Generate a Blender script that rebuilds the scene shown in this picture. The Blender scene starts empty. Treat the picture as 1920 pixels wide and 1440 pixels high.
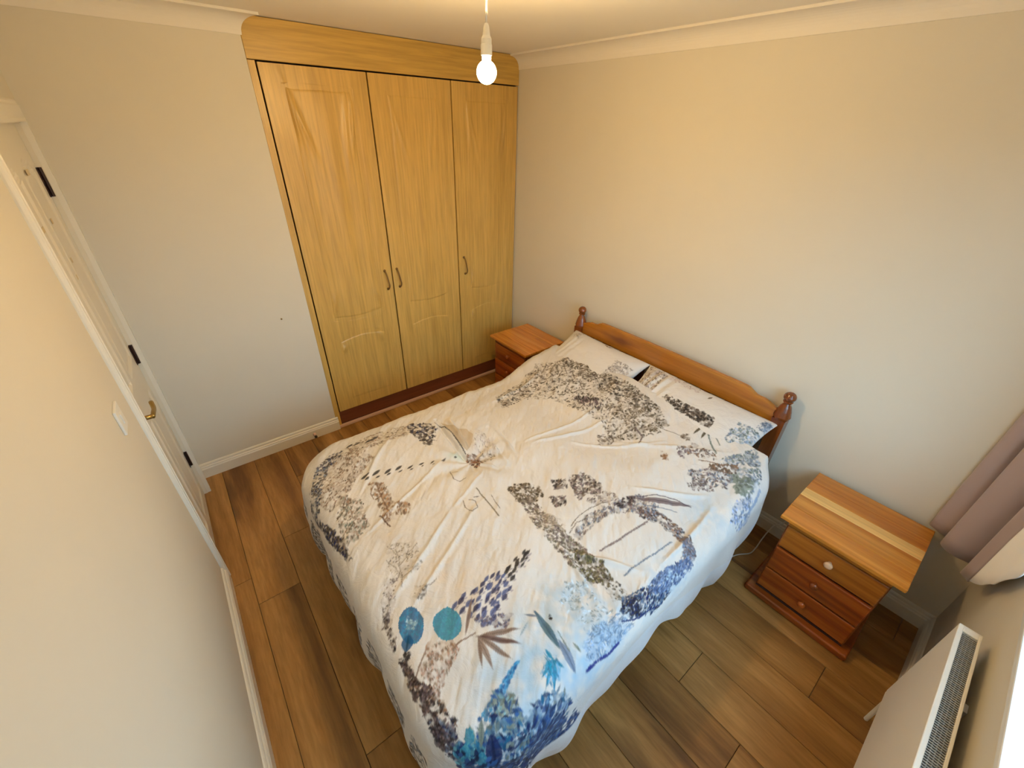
import bpy, bmesh, math, random
import numpy as np
from mathutils import Vector, Matrix, Euler

# ============================ camera, light, exposure ============================
scene = bpy.context.scene
COL = scene.collection
cam_data = bpy.data.cameras.new('camera')
cam_data.sensor_width = 36.0
cam_data.lens = 36.0*775.06/1920.0
cam_data.clip_start = 0.02
cam = bpy.data.objects.new('camera', cam_data)
COL.objects.link(cam)
cam.location = (-2.2069, -2.7260, 1.9550)
cam.rotation_euler = Euler((1.0168, -0.0242, -0.6689), 'XYZ')
scene.camera = cam

scene.view_settings.view_transform = 'Standard'
scene.view_settings.look = 'None'
scene.view_settings.gamma = 1.0
scene.view_settings.use_curve_mapping = False
scene.view_settings.exposure = 0.0

world = bpy.data.worlds.new('overcast_sky'); scene.world = world
world.use_nodes = True
bg = world.node_tree.nodes['Background']
bg.inputs[0].default_value = (0.44, 0.79, 1.0, 1)
_nt = world.node_tree
_tc = _nt.nodes.new('ShaderNodeTexCoord'); _sp = _nt.nodes.new('ShaderNodeSeparateXYZ'); _cr = _nt.nodes.new('ShaderNodeValToRGB')
_ml = _nt.nodes.new('ShaderNodeMapRange'); _ml.inputs[1].default_value = -1; _ml.inputs[2].default_value = 1
_nt.links.new(_tc.outputs['Generated'], _sp.inputs[0]); _nt.links.new(_sp.outputs[2], _ml.inputs[0]); _nt.links.new(_ml.outputs[0], _cr.inputs[0])
_e = _cr.color_ramp.elements; _e[0].position = .48; _e[0].color = (.055, .07, .08, 1); _e[1].position = .53; _e[1].color = (.47, .76, 1.0, 1)   # ground below the horizon, overcast sky above
_nt.links.new(_cr.outputs[0], bg.inputs[0])
bg.inputs[1].default_value = 8.8

def portal(name, loc, rot, sx, sy):
    d = bpy.data.lights.new(name, 'AREA'); d.shape = 'RECTANGLE'; d.size = sx; d.size_y = sy
    d.cycles.is_portal = True
    o = bpy.data.objects.new(name, d); o.location = loc; o.rotation_euler = rot; COL.objects.link(o)
portal('window_portal', (-1.27, -3.26, 1.46), (math.radians(-90), 0, 0), 1.5, 1.22)   # daylight sampling aid

bulb = bpy.data.lights.new('bulb_light', 'POINT')
bulb.energy = 272; bulb.color = (1.0, 0.670, 0.290); bulb.shadow_soft_size = 0.032
BULB = Vector((-1.315, -1.47, 2.095))
bl = bpy.data.objects.new('bulb_light', bulb); bl.location = BULB; COL.objects.link(bl)

# ============================ helpers ============================
def new_obj(name, me, mat=None, parent=None, loc=None, rot=None):
    o = bpy.data.objects.new(name, me); COL.objects.link(o)
    if mat is not None:
        for m in (mat if isinstance(mat, (list, tuple)) else [mat]): me.materials.append(m)
    if parent is not None: o.parent = parent
    if loc is not None: o.location = loc
    if rot is not None: o.rotation_euler = rot
    return o
def empty(name, label=None, cat=None, loc=(0,0,0), group=None, kind=None, rot=None):
    o = bpy.data.objects.new(name, None); COL.objects.link(o); o.location = loc; o.empty_display_size = .05
    if rot: o.rotation_euler = rot
    tag(o, label, cat, group, kind); return o
def tag(o, label=None, cat=None, group=None, kind=None):
    if label: o['label'] = label
    if cat: o['category'] = cat
    if group: o['group'] = group
    if kind: o['kind'] = kind
    return o
def bm_obj(name, bm, mat=None, parent=None, smooth=False, bevel=0, seg=1, loc=None, rot=None, sub=0):
    me = bpy.data.meshes.new(name)
    bmesh.ops.recalc_face_normals(bm, faces=bm.faces)
    bm.to_mesh(me); bm.free()
    if smooth:
        me.polygons.foreach_set('use_smooth', [True]*len(me.polygons))
    o = new_obj(name, me, mat, parent, loc, rot)
    if bevel:
        m = o.modifiers.new('bevel', 'BEVEL'); m.width = bevel; m.segments = seg; m.limit_method = 'ANGLE'; m.angle_limit = math.radians(40)
        m.harden_normals = False
    if sub:
        m = o.modifiers.new('sub', 'SUBSURF'); m.levels = sub; m.render_levels = sub
    return o
def add_box(bm, x0, x1, y0, y1, z0, z1):
    vs = [bm.verts.new((x, y, z)) for x in (x0, x1) for y in (y0, y1) for z in (z0, z1)]
    for f in ((0,1,3,2), (4,6,7,5), (0,4,5,1), (2,3,7,6), (0,2,6,4), (1,5,7,3)):
        bm.faces.new([vs[i] for i in f])
def box(name, x0, x1, y0, y1, z0, z1, mat, parent=None, bevel=0.0, seg=2):
    bm = bmesh.new(); add_box(bm, x0, x1, y0, y1, z0, z1)
    return bm_obj(name, bm, mat, parent, bevel=bevel, seg=seg)
def add_lathe(bm, prof, c=(0,0,0), n=24, axis='z', cap=True):
    rings = []
    for r, h in prof:
        ring = []
        for k in range(n):
            t = 2*math.pi*k/n
            p = (r*math.cos(t), r*math.sin(t), h)
            if axis == 'x': p = (p[2], p[0], p[1])
            if axis == '-x': p = (-p[2], p[0], p[1])
            if axis == 'y': p = (p[0], p[2], p[1])
            ring.append(bm.verts.new((c[0]+p[0], c[1]+p[1], c[2]+p[2])))
        rings.append(ring)
    for a, b in zip(rings, rings[1:]):
        for k in range(n): bm.faces.new((a[k], a[(k+1) % n], b[(k+1) % n], b[k]))
    if cap:
        bm.faces.new(rings[0][::-1]); bm.faces.new(rings[-1])
def add_tube(bm, pts, r, n=10, cap=True):
    pts = [Vector(p) for p in pts]; rings = []
    up = Vector((0, 0, 1)); prev = None
    for i, p in enumerate(pts):
        d = (pts[min(i+1, len(pts)-1)]-pts[max(i-1, 0)]).normalized()
        if prev is None:
            s = d.cross(up)
            if s.length < 1e-3: s = d.cross(Vector((1, 0, 0)))
            s.normalize()
        else:
            s = (prev-d*prev.dot(d)).normalized()
        prev = s; t = d.cross(s)
        rr = r[i] if isinstance(r, (list, tuple)) else r
        rings.append([bm.verts.new(p+(s*math.cos(2*math.pi*k/n)+t*math.sin(2*math.pi*k/n))*rr) for k in range(n)])
    for a, b in zip(rings, rings[1:]):
        for k in range(n): bm.faces.new((a[k], a[(k+1) % n], b[(k+1) % n], b[k]))
    if cap:
        bm.faces.new(rings[0][::-1]); bm.faces.new(rings[-1])
def smooth_pts(pts, n=8):
    pts = [Vector(p) for p in pts]; out = []
    P = [pts[0]*2-pts[1]]+pts+[pts[-1]*2-pts[-2]]
    for i in range(1, len(P)-2):
        a, b, c, d = P[i-1:i+3]
        for k in range(n):
            t = k/n
            out.append(.5*((2*b)+(c-a)*t+(2*a-5*b+4*c-d)*t*t+(3*b-a-3*c+d)*t**3))
    out.append(pts[-1]); return out
def profile_run(name, prof, p0, p1, inward, m0, m1, mat, parent=None, kind='structure'):
    """Sweep (out, z) profile along wall line p0->p1; m0/m1 = mitre (-1 inner corner, +1 outer, 0 square)."""
    p0 = Vector((*p0, 0)); p1 = Vector((*p1, 0)); d = (p1-p0).normalized(); w = Vector((*inward, 0))
    bm = bmesh.new()
    A = [bm.verts.new(p0+w*o-d*(m0*o)+Vector((0, 0, z))) for o, z in prof]
    B = [bm.verts.new(p1+w*o+d*(m1*o)+Vector((0, 0, z))) for o, z in prof]
    n = len(prof)
    for i in range(n): bm.faces.new((A[i], A[(i+1) % n], B[(i+1) % n], B[i]))
    bm.faces.new(A[::-1]); bm.faces.new(B)
    o = bm_obj(name, bm, mat, parent)
    if kind: o['kind'] = kind
    return o

# ============================ materials ============================
def mat_base(name, col=(.8,.8,.8), rough=.5, metal=0, spec=.5):
    m = bpy.data.materials.new(name); m.use_nodes = True
    nt = m.node_tree; b = nt.nodes['Principled BSDF']
    b.inputs['Base Color'].default_value = (*col, 1); b.inputs['Roughness'].default_value = rough
    b.inputs['Metallic'].default_value = metal; b.inputs['Specular IOR Level'].default_value = spec
    return m, nt, b
def N(nt, t, **kw):
    n = nt.nodes.new(t)
    for k, v in kw.items():
        if k in n.inputs: n.inputs[k].default_value = v
        else: setattr(n, k, v)
    return n
def ramp(nt, src, stops):
    r = nt.nodes.new('ShaderNodeValToRGB'); e = r.color_ramp.elements
    while len(e) < len(stops): e.new(.5)
    for k, (p, c) in enumerate(stops):
        e[k].position = p; e[k].color = (*c, 1)
    nt.links.new(src, r.inputs[0]); return r.outputs[0]
def add_bump(nt, b, src, strength=.2, dist=.002):
    bp = N(nt, 'ShaderNodeBump'); bp.inputs['Strength'].default_value = strength; bp.inputs['Distance'].default_value = dist
    nt.links.new(src, bp.inputs['Height']); nt.links.new(bp.outputs[0], b.inputs['Normal'])
def coords(nt, scale, obj_rand=True, kind='Object'):
    tc = N(nt, 'ShaderNodeTexCoord'); mp = N(nt, 'ShaderNodeMapping'); mp.inputs['Scale'].default_value = scale
    nt.links.new(tc.outputs[kind], mp.inputs[0])
    if obj_rand:
        oi = N(nt, 'ShaderNodeObjectInfo'); mul = N(nt, 'ShaderNodeMath', operation='MULTIPLY'); mul.inputs[1].default_value = 37.0
        nt.links.new(oi.outputs['Random'], mul.inputs[0])
        cb = N(nt, 'ShaderNodeCombineXYZ')
        for k in range(3): nt.links.new(mul.outputs[0], cb.inputs[k])
        nt.links.new(cb.outputs[0], mp.inputs['Location'])
    return mp.outputs[0]
def noise(nt, vec, scale, detail=4, rough=.55, dist=0):
    n = N(nt, 'ShaderNodeTexNoise'); n.inputs['Scale'].default_value = scale; n.inputs['Detail'].default_value = detail
    n.inputs['Roughness'].default_value = rough; n.inputs['Distortion'].default_value = dist
    nt.links.new(vec, n.inputs['Vector']); return n.outputs[0]
def mixc(nt, fac, a, b, mode='MIX'):
    m = N(nt, 'ShaderNodeMix', data_type='RGBA', blend_type=mode)
    for s, v in ((m.inputs[0], fac), (m.inputs[6], a), (m.inputs[7], b)):
        if isinstance(v, (int, float)): s.default_value = v
        elif isinstance(v, tuple): s.default_value = (*v, 1)
        else: nt.links.new(v, s)
    return m.outputs[2]

def paint(name, col, rough=.6, bump=.08, scale=220, spec=.3):
    m, nt, b = mat_base(name, col, rough, spec=spec)
    v = coords(nt, (1,1,1), False)
    n1 = noise(nt, v, 3, 3); c = mixc(nt, n1, tuple(x*.97 for x in col), tuple(min(1, x*1.03) for x in col))
    nt.links.new(c, b.inputs['Base Color'])
    add_bump(nt, b, noise(nt, v, scale, 2), bump, .001)
    return m
M = {}
M['wall'] = paint('magnolia_emulsion', (.70, .655, .56), .62, .10)
M['ceiling'] = paint('white_ceiling_emulsion', (.88, .84, .76), .8, .10)
M['coving'] = paint('white_coving', (.80, .76, .69), .6, .03)
M['gloss'] = paint('cream_gloss_paint', (.78, .745, .66), .28, .03, 60, .5)
M['doorpaint'] = paint('cream_door_paint', (.72, .67, .56), .32, .03, 60, .5)
M['upvc'] = paint('white_upvc', (.85, .87, .88), .25, .01, 60, .5)
M['plastic'] = paint('white_plastic', (.80, .78, .72), .3, .0, 60, .5)

def wood(name, cols, axis='y', fine=90, broad=9, rough=.35, knots=True, knot_col=None, spec=.5, rnd=.25, stretch=.06, bump=.12, coat=0, knot=(.55, 5.2, .75)):
    """Grain runs along `axis` in object space."""
    m, nt, b = mat_base(name, cols[0], rough, spec=spec)
    sc = {'x': (stretch, 1, 1), 'y': (1, stretch, 1), 'z': (1, 1, stretch)}[axis]
    v = coords(nt, sc)
    nb = noise(nt, v, broad, 5, .6, .8)
    nf = noise(nt, v, fine, 4, .6, .3)
    c = ramp(nt, nb, [(.28, cols[0]), (.5, cols[1]), (.72, cols[2])])
    f = ramp(nt, nf, [(.35, (.62, .62, .62)), (.62, (1, 1, 1))])
    c = mixc(nt, .55, c, f, 'MULTIPLY')
    if knots:
        kc = knot_col or tuple(x*.35 for x in cols[0])
        ks = {'x': (.30, 1, 1), 'y': (1, .30, 1), 'z': (1, 1, .30)}[axis]
        kv = coords(nt, ks)
        vo = N(nt, 'ShaderNodeTexVoronoi', feature='F1'); vo.inputs['Scale'].default_value = knot[1]; vo.inputs['Randomness'].default_value = 1
        dn = N(nt, 'ShaderNodeTexNoise'); dn.inputs['Scale'].default_value = 12
        nt.links.new(kv, dn.inputs['Vector'])
        va = N(nt, 'ShaderNodeVectorMath', operation='MULTIPLY_ADD'); va.inputs[1].default_value = (.12, .12, .12)
        nt.links.new(dn.outputs[1], va.inputs[0]); nt.links.new(kv, va.inputs[2])
        nt.links.new(va.outputs[0], vo.inputs['Vector'])
        k = ramp(nt, vo.outputs['Distance'], [(.06, (1, 1, 1)), (.30, (0, 0, 0))])
        sep = N(nt, 'ShaderNodeSeparateColor'); nt.links.new(vo.outputs['Color'], sep.inputs[0])
        gt = N(nt, 'ShaderNodeMath', operation='GREATER_THAN'); gt.inputs[1].default_value = knot[0]; nt.links.new(sep.outputs[0], gt.inputs[0])
        ml = N(nt, 'ShaderNodeMath', operation='MULTIPLY'); nt.links.new(k, ml.inputs[0]); nt.links.new(gt.outputs[0], ml.inputs[1])
        ml2 = N(nt, 'ShaderNodeMath', operation='MULTIPLY'); nt.links.new(ml.outputs[0], ml2.inputs[0]); ml2.inputs[1].default_value = knot[2]
        c = mixc(nt, ml2.outputs[0], c, kc)
    oi = N(nt, 'ShaderNodeObjectInfo')
    hs = N(nt, 'ShaderNodeHueSaturation')
    mr = N(nt, 'ShaderNodeMapRange'); mr.inputs['To Min'].default_value = 1-rnd; mr.inputs['To Max'].default_value = 1+rnd*.6
    nt.links.new(oi.outputs['Random'], mr.inputs[0]); nt.links.new(mr.outputs[0], hs.inputs['Value']); nt.links.new(c, hs.inputs['Color'])
    nt.links.new(hs.outputs[0], b.inputs['Base Color'])
    add_bump(nt, b, nf, bump, .001)
    if coat:
        b.inputs['Coat Weight'].default_value = coat; b.inputs['Coat Roughness'].default_value = .12
    return m
M['laminate'] = wood('oak_laminate', [(.16, .066, .018), (.36, .18, .052), (.54, .30, .10)], 'y', 90, 6, .36, True, (.05, .018, .006), .4, .10, .10, knot=(.38, 3.4, .95))
M['floor_gap'] = mat_base('dark_plank_joint', (.02, .012, .006), .8)[0]
beech = [(.60, .375, .095), (.66, .42, .112), (.70, .455, .13)]
M['beech'] = wood('pale_beech_vinyl', beech, 'z', 70, 14, .36, False, rnd=.03, stretch=.05, bump=.03)
M['beech_h'] = wood('pale_beech_vinyl_horizontal', [(.54, .34, .075), (.60, .38, .09), (.64, .41, .105)], 'x', 70, 14, .36, False, rnd=.02, stretch=.05, bump=.03)
M['plinth'] = wood('red_brown_plinth', [(.13, .035, .016), (.17, .05, .022), (.21, .065, .03)], 'x', 70, 10, .4, False, rnd=.02)
M['bead'] = paint('pink_white_bead', (.62, .42, .34), .4, .02)
M['dark'] = mat_base('dark_interior_and_gap_shade', (.05, .018, .015), .7)[0]
pine = [(.46, .15, .018), (.60, .23, .030), (.72, .32, .05)]
M['pine_y'] = wood('varnished_pine_y', pine, 'y', 60, 16, .24, True, (.12, .03, .008), .5, .14, .05, .05, .3)
M['pine_x'] = wood('varnished_pine_x', pine, 'x', 60, 16, .24, True, (.12, .03, .008), .5, .10, .05, .05, .3)
pd = [(.17, .028, .006), (.31, .065, .009), (.46, .125, .016)]
M['pine_front'] = wood('red_varnished_pine', pd, 'y', 55, 14, .22, True, (.09, .015, .006), .5, .10, .05, .05, .4)
M['pine_amber'] = wood('amber_varnished_pine', [(.27, .075, .010), (.42, .14, .017), (.55, .21, .028)], 'y', 55, 14, .22, True, (.09, .02, .006), .5, .05, .05, .05, .4)
M['pine_dark'] = wood('dark_red_varnished_pine_upright', [(.13, .030, .006), (.21, .052, .009), (.28, .078, .013)], 'z', 55, 14, .24, True, (.07, .012, .006), .5, .05, .05, .05, .4)
M['pine_pale'] = wood('pale_pine_strip', [(.80, .46, .14), (.86, .52, .17), (.90, .58, .21)], 'y', 60, 14, .24, False, spec=.5, rnd=.04, stretch=.05, bump=.04, coat=.3)
M['pine_rail'] = wood('golden_pine_rail', [(.33, .11, .010), (.41, .15, .014), (.50, .20, .022)], 'y', 60, 12, .26, True, (.12, .03, .01), .5, .05, .05, .05, .3)
M['knob_pale'] = wood('bare_wood_knob', [(.62, .36, .20), (.70, .44, .26), (.76, .50, .30)], 'x', 60, 12, .35, False, rnd=.02)
M['filler'] = paint('tan_filler', (.62, .50, .30), .5, .02)
M['brass'] = mat_base('aged_brass', (.42, .28, .09), .32, 1)[0]
M['bronze'] = mat_base('bronze_handle', (.30, .19, .08), .4, .8)[0]
M['hinge'] = mat_base('dark_brown_hinge', (.035, .014, .010), .45, .4)[0]
M['radiator'] = paint('radiator_enamel', (.88, .85, .79), .35, .02, 60, .5)
M['rad_dark'] = mat_base('radiator_inside', (.03, .03, .03), .6)[0]
M['grille'] = mat_base('grey_grille', (.34, .34, .33), .45, .3)[0]
M['black_rubber'] = mat_base('black_rubber', (.02, .02, .02), .6)[0]

def fabric(name, col, rough=.9, scale=900, bump=.15, sheen=.2):
    m, nt, b = mat_base(name, col, rough, spec=.15)
    v = coords(nt, (1,1,1), False)
    add_bump(nt, b, noise(nt, v, scale, 2), bump, .0006)
    b.inputs['Sheen Weight'].default_value = sheen
    return m
M['curtain'] = fabric('mauve_taupe_curtain', (.40, .33, .35))
M['lining'] = fabric('white_curtain_lining', (.95, .95, .96))
M['mattress'] = fabric('mattress_ticking', (.70, .68, .63))

def print_mat(name):
    m, nt, b = mat_base(name, (.8, .8, .8), .75, spec=.2)
    at = N(nt, 'ShaderNodeVertexColor'); at.layer_name = 'print'
    nt.links.new(at.outputs['Color'], b.inputs['Base Color'])
    v = coords(nt, (1,1,1), False)
    n = noise(nt, v, 14, 5, .6, 1.2)
    add_bump(nt, b, n, .45, .012)
    b.inputs['Sheen Weight'].default_value = .1
    return m
M['duvet'] = print_mat('printed_cotton')

# ============================ room shell ============================
W, L, H = 2.516, 3.138, 2.372
floor = box('floor', -W-.15, .15, -L-.15, .75, -.11, -.011, M['floor_gap']); tag(floor, kind='structure')
random.seed(11)
def plank(x0, x1, y0, y1):
    g = .0009
    bm = bmesh.new(); cx, cy = (x0+x1)/2, (y0+y1)/2
    add_box(bm, x0+g-cx, x1-g-cx, y0+g-cy, y1-g-cy, -.011, 0)
    return bm_obj('plank', bm, M['laminate'], floor, bevel=.0012, seg=1, loc=(cx, cy, 0))
starts = {0: -.96, 1: -1.13, 2: -.80, 3: -.35, 4: -1.05, 5: -.62, 6: -.85, 7: -.45, 8: -.188, 9: -.90, 10: -.55, 11: -1.0, 12: -.3, 13: -.7}
PW = .1865
x = -2.42-PW; col = 0
while x < 0:
    xa, xb = max(x, -W-.03), min(x+PW, 0)
    y = starts[col]+1.18*2
    while y > -L:
        ya, yb = max(y-1.18, -L), min(y, .05)
        if yb-ya > .01: plank(xa, xb, ya, yb)
        y -= 1.18
    x += PW; col += 1

ceiling = box('ceiling', -W-.15, .15, -L-.15, .75, H, H+.1, M['ceiling']); tag(ceiling, kind='structure')
wall_r = box('wall_right', 0, .12, -L-.15, .75, -.011, H, M['wall']); tag(wall_r, kind='structure')
DY0, DY1, DZ = -.872, -.165, 1.932          # door opening
bm = bmesh.new()
add_box(bm, -W-.12, -W, -L-.15, DY0, -.011, H); add_box(bm, -W-.12, -W, DY1, .75, -.011, H); add_box(bm, -W-.12, -W, DY0, DY1, DZ, H)
add_box(bm, -W-.16, -W-.12, DY0-.1, DY1+.1, -.011, DZ+.1)
wall_l = bm_obj('wall_left', bm, M['wall']); tag(wall_l, kind='structure')
bm = bmesh.new()
add_box(bm, -W, -1.664, 0, .62, -.011, H); add_box(bm, -1.664, 0, .60, .75, -.011, H)
wall_b = bm_obj('wall_back', bm, M['wall']); tag(wall_b, kind='structure')
WX0, WX1, WZ0, WZ1 = -2.02, -.52, .85, 2.07   # window opening
bm = bmesh.new()
add_box(bm, -W, WX0, -L-.15, -L, -.011, H); add_box(bm, WX1, 0, -L-.15, -L, -.011, H)
add_box(bm, WX0, WX1, -L-.15, -L, -.011, WZ0); add_box(bm, WX0, WX1, -L-.15, -L, WZ1, H)
wall_f = bm_obj('wall_front', bm, M['wall']); tag(wall_f, kind='structure')

cov = [(0, 2.292), (.005, 2.292), (.006, 2.300)]
for k in range(1, 9):
    t = k/9*math.pi/2
    cov.append((.070-.064*math.cos(t), 2.300+.060*math.sin(t)))
cov += [(.072, 2.361), (.080, 2.362), (.080, H+.001), (0, H+.001)]
profile_run('trim_1', cov, (-W, 0), (-1.664, 0), (0, -1), -1, 1, M['coving'])
profile_run('trim_2', cov, (0, 0.0), (0, -L), (-1, 0), 0, -1, M['coving'])
profile_run('trim_3', cov, (-W, 0), (-W, -L), (1, 0), -1, -1, M['coving'])
profile_run('trim_4', cov, (-W, -L), (0, -L), (0, 1), -1, -1, M['coving'])
sk = [(0, 0), (.019, 0), (.019, .066), (.015, .073), (.015, .079), (.009, .084), (.009, .095), (.005, .100), (0, .102)]
profile_run('baseboard_back', sk, (-W, 0), (-1.650, 0), (0, -1), 0, 0, M['gloss'])
profile_run('baseboard_left', sk, (-W, -.904), (-W, -L), (1, 0), 0, -1, M['gloss'])
profile_run('baseboard_right', sk, (0, 0), (0, -L), (-1, 0), 0, -1, M['gloss'])
profile_run('baseboard_front', sk, (-W, -L), (0, -L), (0, 1), -1, -1, M['gloss'])

# door in the left wall
door = empty('door_1', loc=(-W-.015, (DY0+DY1)/2, 0), kind='structure')
def door_local(o):
    o.parent = door; o.matrix_parent_inverse = Matrix.Translation(-Vector(door.location)); return o
bm = bmesh.new()
xs = -W-.016
ny, nz = 72, 150
y0, y1, z0, z1 = DY0+.006, DY1-.006, .008, DZ-.006
panels = [(.10, .46, .10, .80), (.54, .90, .10, .80), (.10, .46, .98, 1.82), (.54, .90, .98, 1.82)]
def door_depth(u, z):
    d = 0
    for (a, b, c, e) in panels:
        uu = min(u-a, b-u)*(y1-y0); zz = min(z-c, e-z)
        if e > 1.8:
            zz = min(zz, (e-.06-z)+.06*math.sin(max(0, min(1, (u-a)/(b-a)))*math.pi))
        q = min(uu, zz)
        if q > 0:
            d = max(d, .008*min(1, q/.012)-(.006*max(0, min(1, (q-.02)/.022))))
    return d
grid = [[bm.verts.new((xs-door_depth(i/ny, z0+(z1-z0)*j/nz), y0+(y1-y0)*i/ny, z0+(z1-z0)*j/nz)) for j in range(nz+1)] for i in range(ny+1)]
for i in range(ny):
    for j in range(nz): bm.faces.new((grid[i][j], grid[i+1][j], grid[i+1][j+1], grid[i][j+1]))
add_box(bm, xs-.035, xs-.010, y0, y1, z0, z1)
door_local(bm_obj('door_leaf', bm, M['doorpaint'], smooth=False))
bm = bmesh.new()
add_box(bm, -W-.06, -W+.001, DY0, DY0+.0045, 0, DZ); add_box(bm, -W-.06, -W+.001, DY1-.0045, DY1, 0, DZ); add_box(bm, -W-.06, -W+.001, DY0, DY1, DZ-.0045, DZ)
door_local(bm_obj('door_lining', bm, M['doorpaint']))
for py_, pz_, ww_ in [(-0.682, 1.783, 0.028), (-0.383, 1.78, 0.026), (-0.413, 1.622, 0.012), (-0.634, 1.628, 0.02), (-0.431, 1.483, 0.01), (-0.5, 1.435, 0.008)]:
    bm = bmesh.new(); add_box(bm, xs-.0005, xs+.0006, py_-ww_, py_+ww_, pz_-.008, pz_+.010)
    o = door_local(bm_obj('filler_mark', bm, M['filler'])); o['label'] = 'small tan filler mark on the door'
for zc, hh in ((1.73, .052), (.965, .050), (.285, .050)):
    bm = bmesh.new()
    add_lathe(bm, [(.0065, zc-hh), (.0065, zc+hh)], (-W-.008, DY1-.006, 0), 12)
    add_box(bm, -W-.017, -W-.013, DY1-.028, DY1-.006, zc-hh, zc+hh)
    door_local(bm_obj('hinge', bm, M['hinge'], smooth=False))
hd = empty('door_handle'); door_local(hd)
hy = DY0+.085
bm = bmesh.new(); add_box(bm, xs, xs+.007, hy-.022, hy+.022, .825, .995)
o = bm_obj('backplate', bm, M['bronze'], hd, bevel=.002); o['label'] = 'dark bronze back plate'
bm = bmesh.new()
add_tube(bm, [(xs+.004, hy, .935), (xs+.045, hy, .935)], .009, 12)
add_tube(bm, smooth_pts([(xs+.045, hy-.006, .935), (xs+.048, hy+.02, .936), (xs+.050, hy+.07, .932), (xs+.045, hy+.115, .940)], 5), .0085, 12)
bm_obj('lever', bm, M['brass'], hd, smooth=True)['label'] = 'brass lever'
arch = [(0, 0), (.019, 0), (.019, .012), (.016, .018), (.016, .050), (.011, .056), (.011, .064), (.006, .070), (0, .070)]
def architrave(name, y_in, y_out, f=1.0):
    s = 1 if y_out > y_in else -1
    bm = bmesh.new(); pts = []
    A = [bm.verts.new((-W+o, y_in+s*w*f, 0)) for o, w in arch]; B = [bm.verts.new((-W+o, y_in+s*w*f, DZ+w)) for o, w in arch]
    n = len(arch)
    for i in range(n): bm.faces.new((A[i], A[(i+1) % n], B[(i+1) % n], B[i]))
    bm.faces.new(A); bm.faces.new(B[::-1])
    return tag(bm_obj(name, bm, M['gloss']), kind='structure')
architrave('trim_5', DY0, DY0-.07, .42); architrave('trim_6', DY1, DY1+.07)
bm = bmesh.new()
A = [bm.verts.new((-W+o, DY0-w*.42, DZ+w)) for o, w in arch]; B = [bm.verts.new((-W+o, DY1+w, DZ+w)) for o, w in arch]
for i in range(len(arch)): bm.faces.new((A[i], A[(i+1) % len(arch)], B[(i+1) % len(arch)], B[i]))
bm.faces.new(A); bm.faces.new(B[::-1])
tag(bm_obj('trim_7', bm, M['gloss']), kind='structure')

# window: frame, mullion, sill, panes
win = empty('window_1', loc=((WX0+WX1)/2, -L-.11, WZ0), kind='structure')
def win_local(o): o.parent = win; o.matrix_parent_inverse = Matrix.Translation(-Vector(win.location)); return o
bm = bmesh.new(); ya, yb = -L-.14, -L-.08; fw = .055; mx = (WX0+WX1)/2
add_box(bm, WX0, WX0+fw, ya, yb, WZ0, WZ1); add_box(bm, WX1-fw, WX1, ya, yb, WZ0, WZ1)
add_box(bm, WX0+fw, WX1-fw, ya, yb, WZ0, WZ0+fw); add_box(bm, WX0+fw, WX1-fw, ya, yb, WZ1-fw, WZ1)
add_box(bm, mx-.03, mx+.03, ya, yb, WZ0+fw, WZ1-fw)
win_local(bm_obj('window_frame', bm, M['upvc'], bevel=.003))
win_local(box('window_sill', WX0-.03, WX1+.03, -L-.08, -L+.014, WZ0-.020, WZ0+.004, M['upvc'], bevel=.004))
gm, gnt, gb = mat_base('window_glass', (1, 1, 1), 0.0)
tr = N(gnt, 'ShaderNodeBsdfTransparent'); tr.inputs[0].default_value = (.95, .97, .97, 1)
gl = N(gnt, 'ShaderNodeBsdfGlossy'); gl.inputs['Roughness'].default_value = .02
mxs = N(gnt, 'ShaderNodeMixShader'); mxs.inputs[0].default_value = .06
gnt.links.new(tr.outputs[0], mxs.inputs[1]); gnt.links.new(gl.outputs[0], mxs.inputs[2])
gnt.links.new(mxs.outputs[0], gnt.nodes['Material Output'].inputs[0])
for xa, xb in ((WX0+fw, mx-.03), (mx+.03, WX1-fw)):
    win_local(box('pane', xa, xb, -L-.115, -L-.109, WZ0+fw, WZ1-fw, gm))

# ============================ fitted wardrobe ============================
wr = empty('fitted_wardrobe', 'pale beech effect fitted wardrobe with three tall doors filling the alcove', 'wardrobe', (-.83, .3, 0))
def wl(o, lab=None):
    o.parent = wr; o.matrix_parent_inverse = Matrix.Translation(-Vector(wr.location))
    if lab: o['label'] = lab
    return o
bm = bmesh.new()
add_box(bm, -1.662, -.001, .03, .598, .001, .02); add_box(bm, -1.662, -.001, .585, .598, .02, 2.368)
add_box(bm, -1.662, -1.645, .03, .585, .02, 2.368); add_box(bm, -.012, -.001, .03, .585, .02, 2.368); add_box(bm, -1.645, -.012, .03, .585, 2.21, 2.368)
wl(bm_obj('carcass', bm, M['dark']), 'dark interior seen through the door gaps')
wl(box('side_panel', -1.663, -1.630, .002, .028, .02, 2.203, M['beech'], bevel=.001), None)
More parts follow.
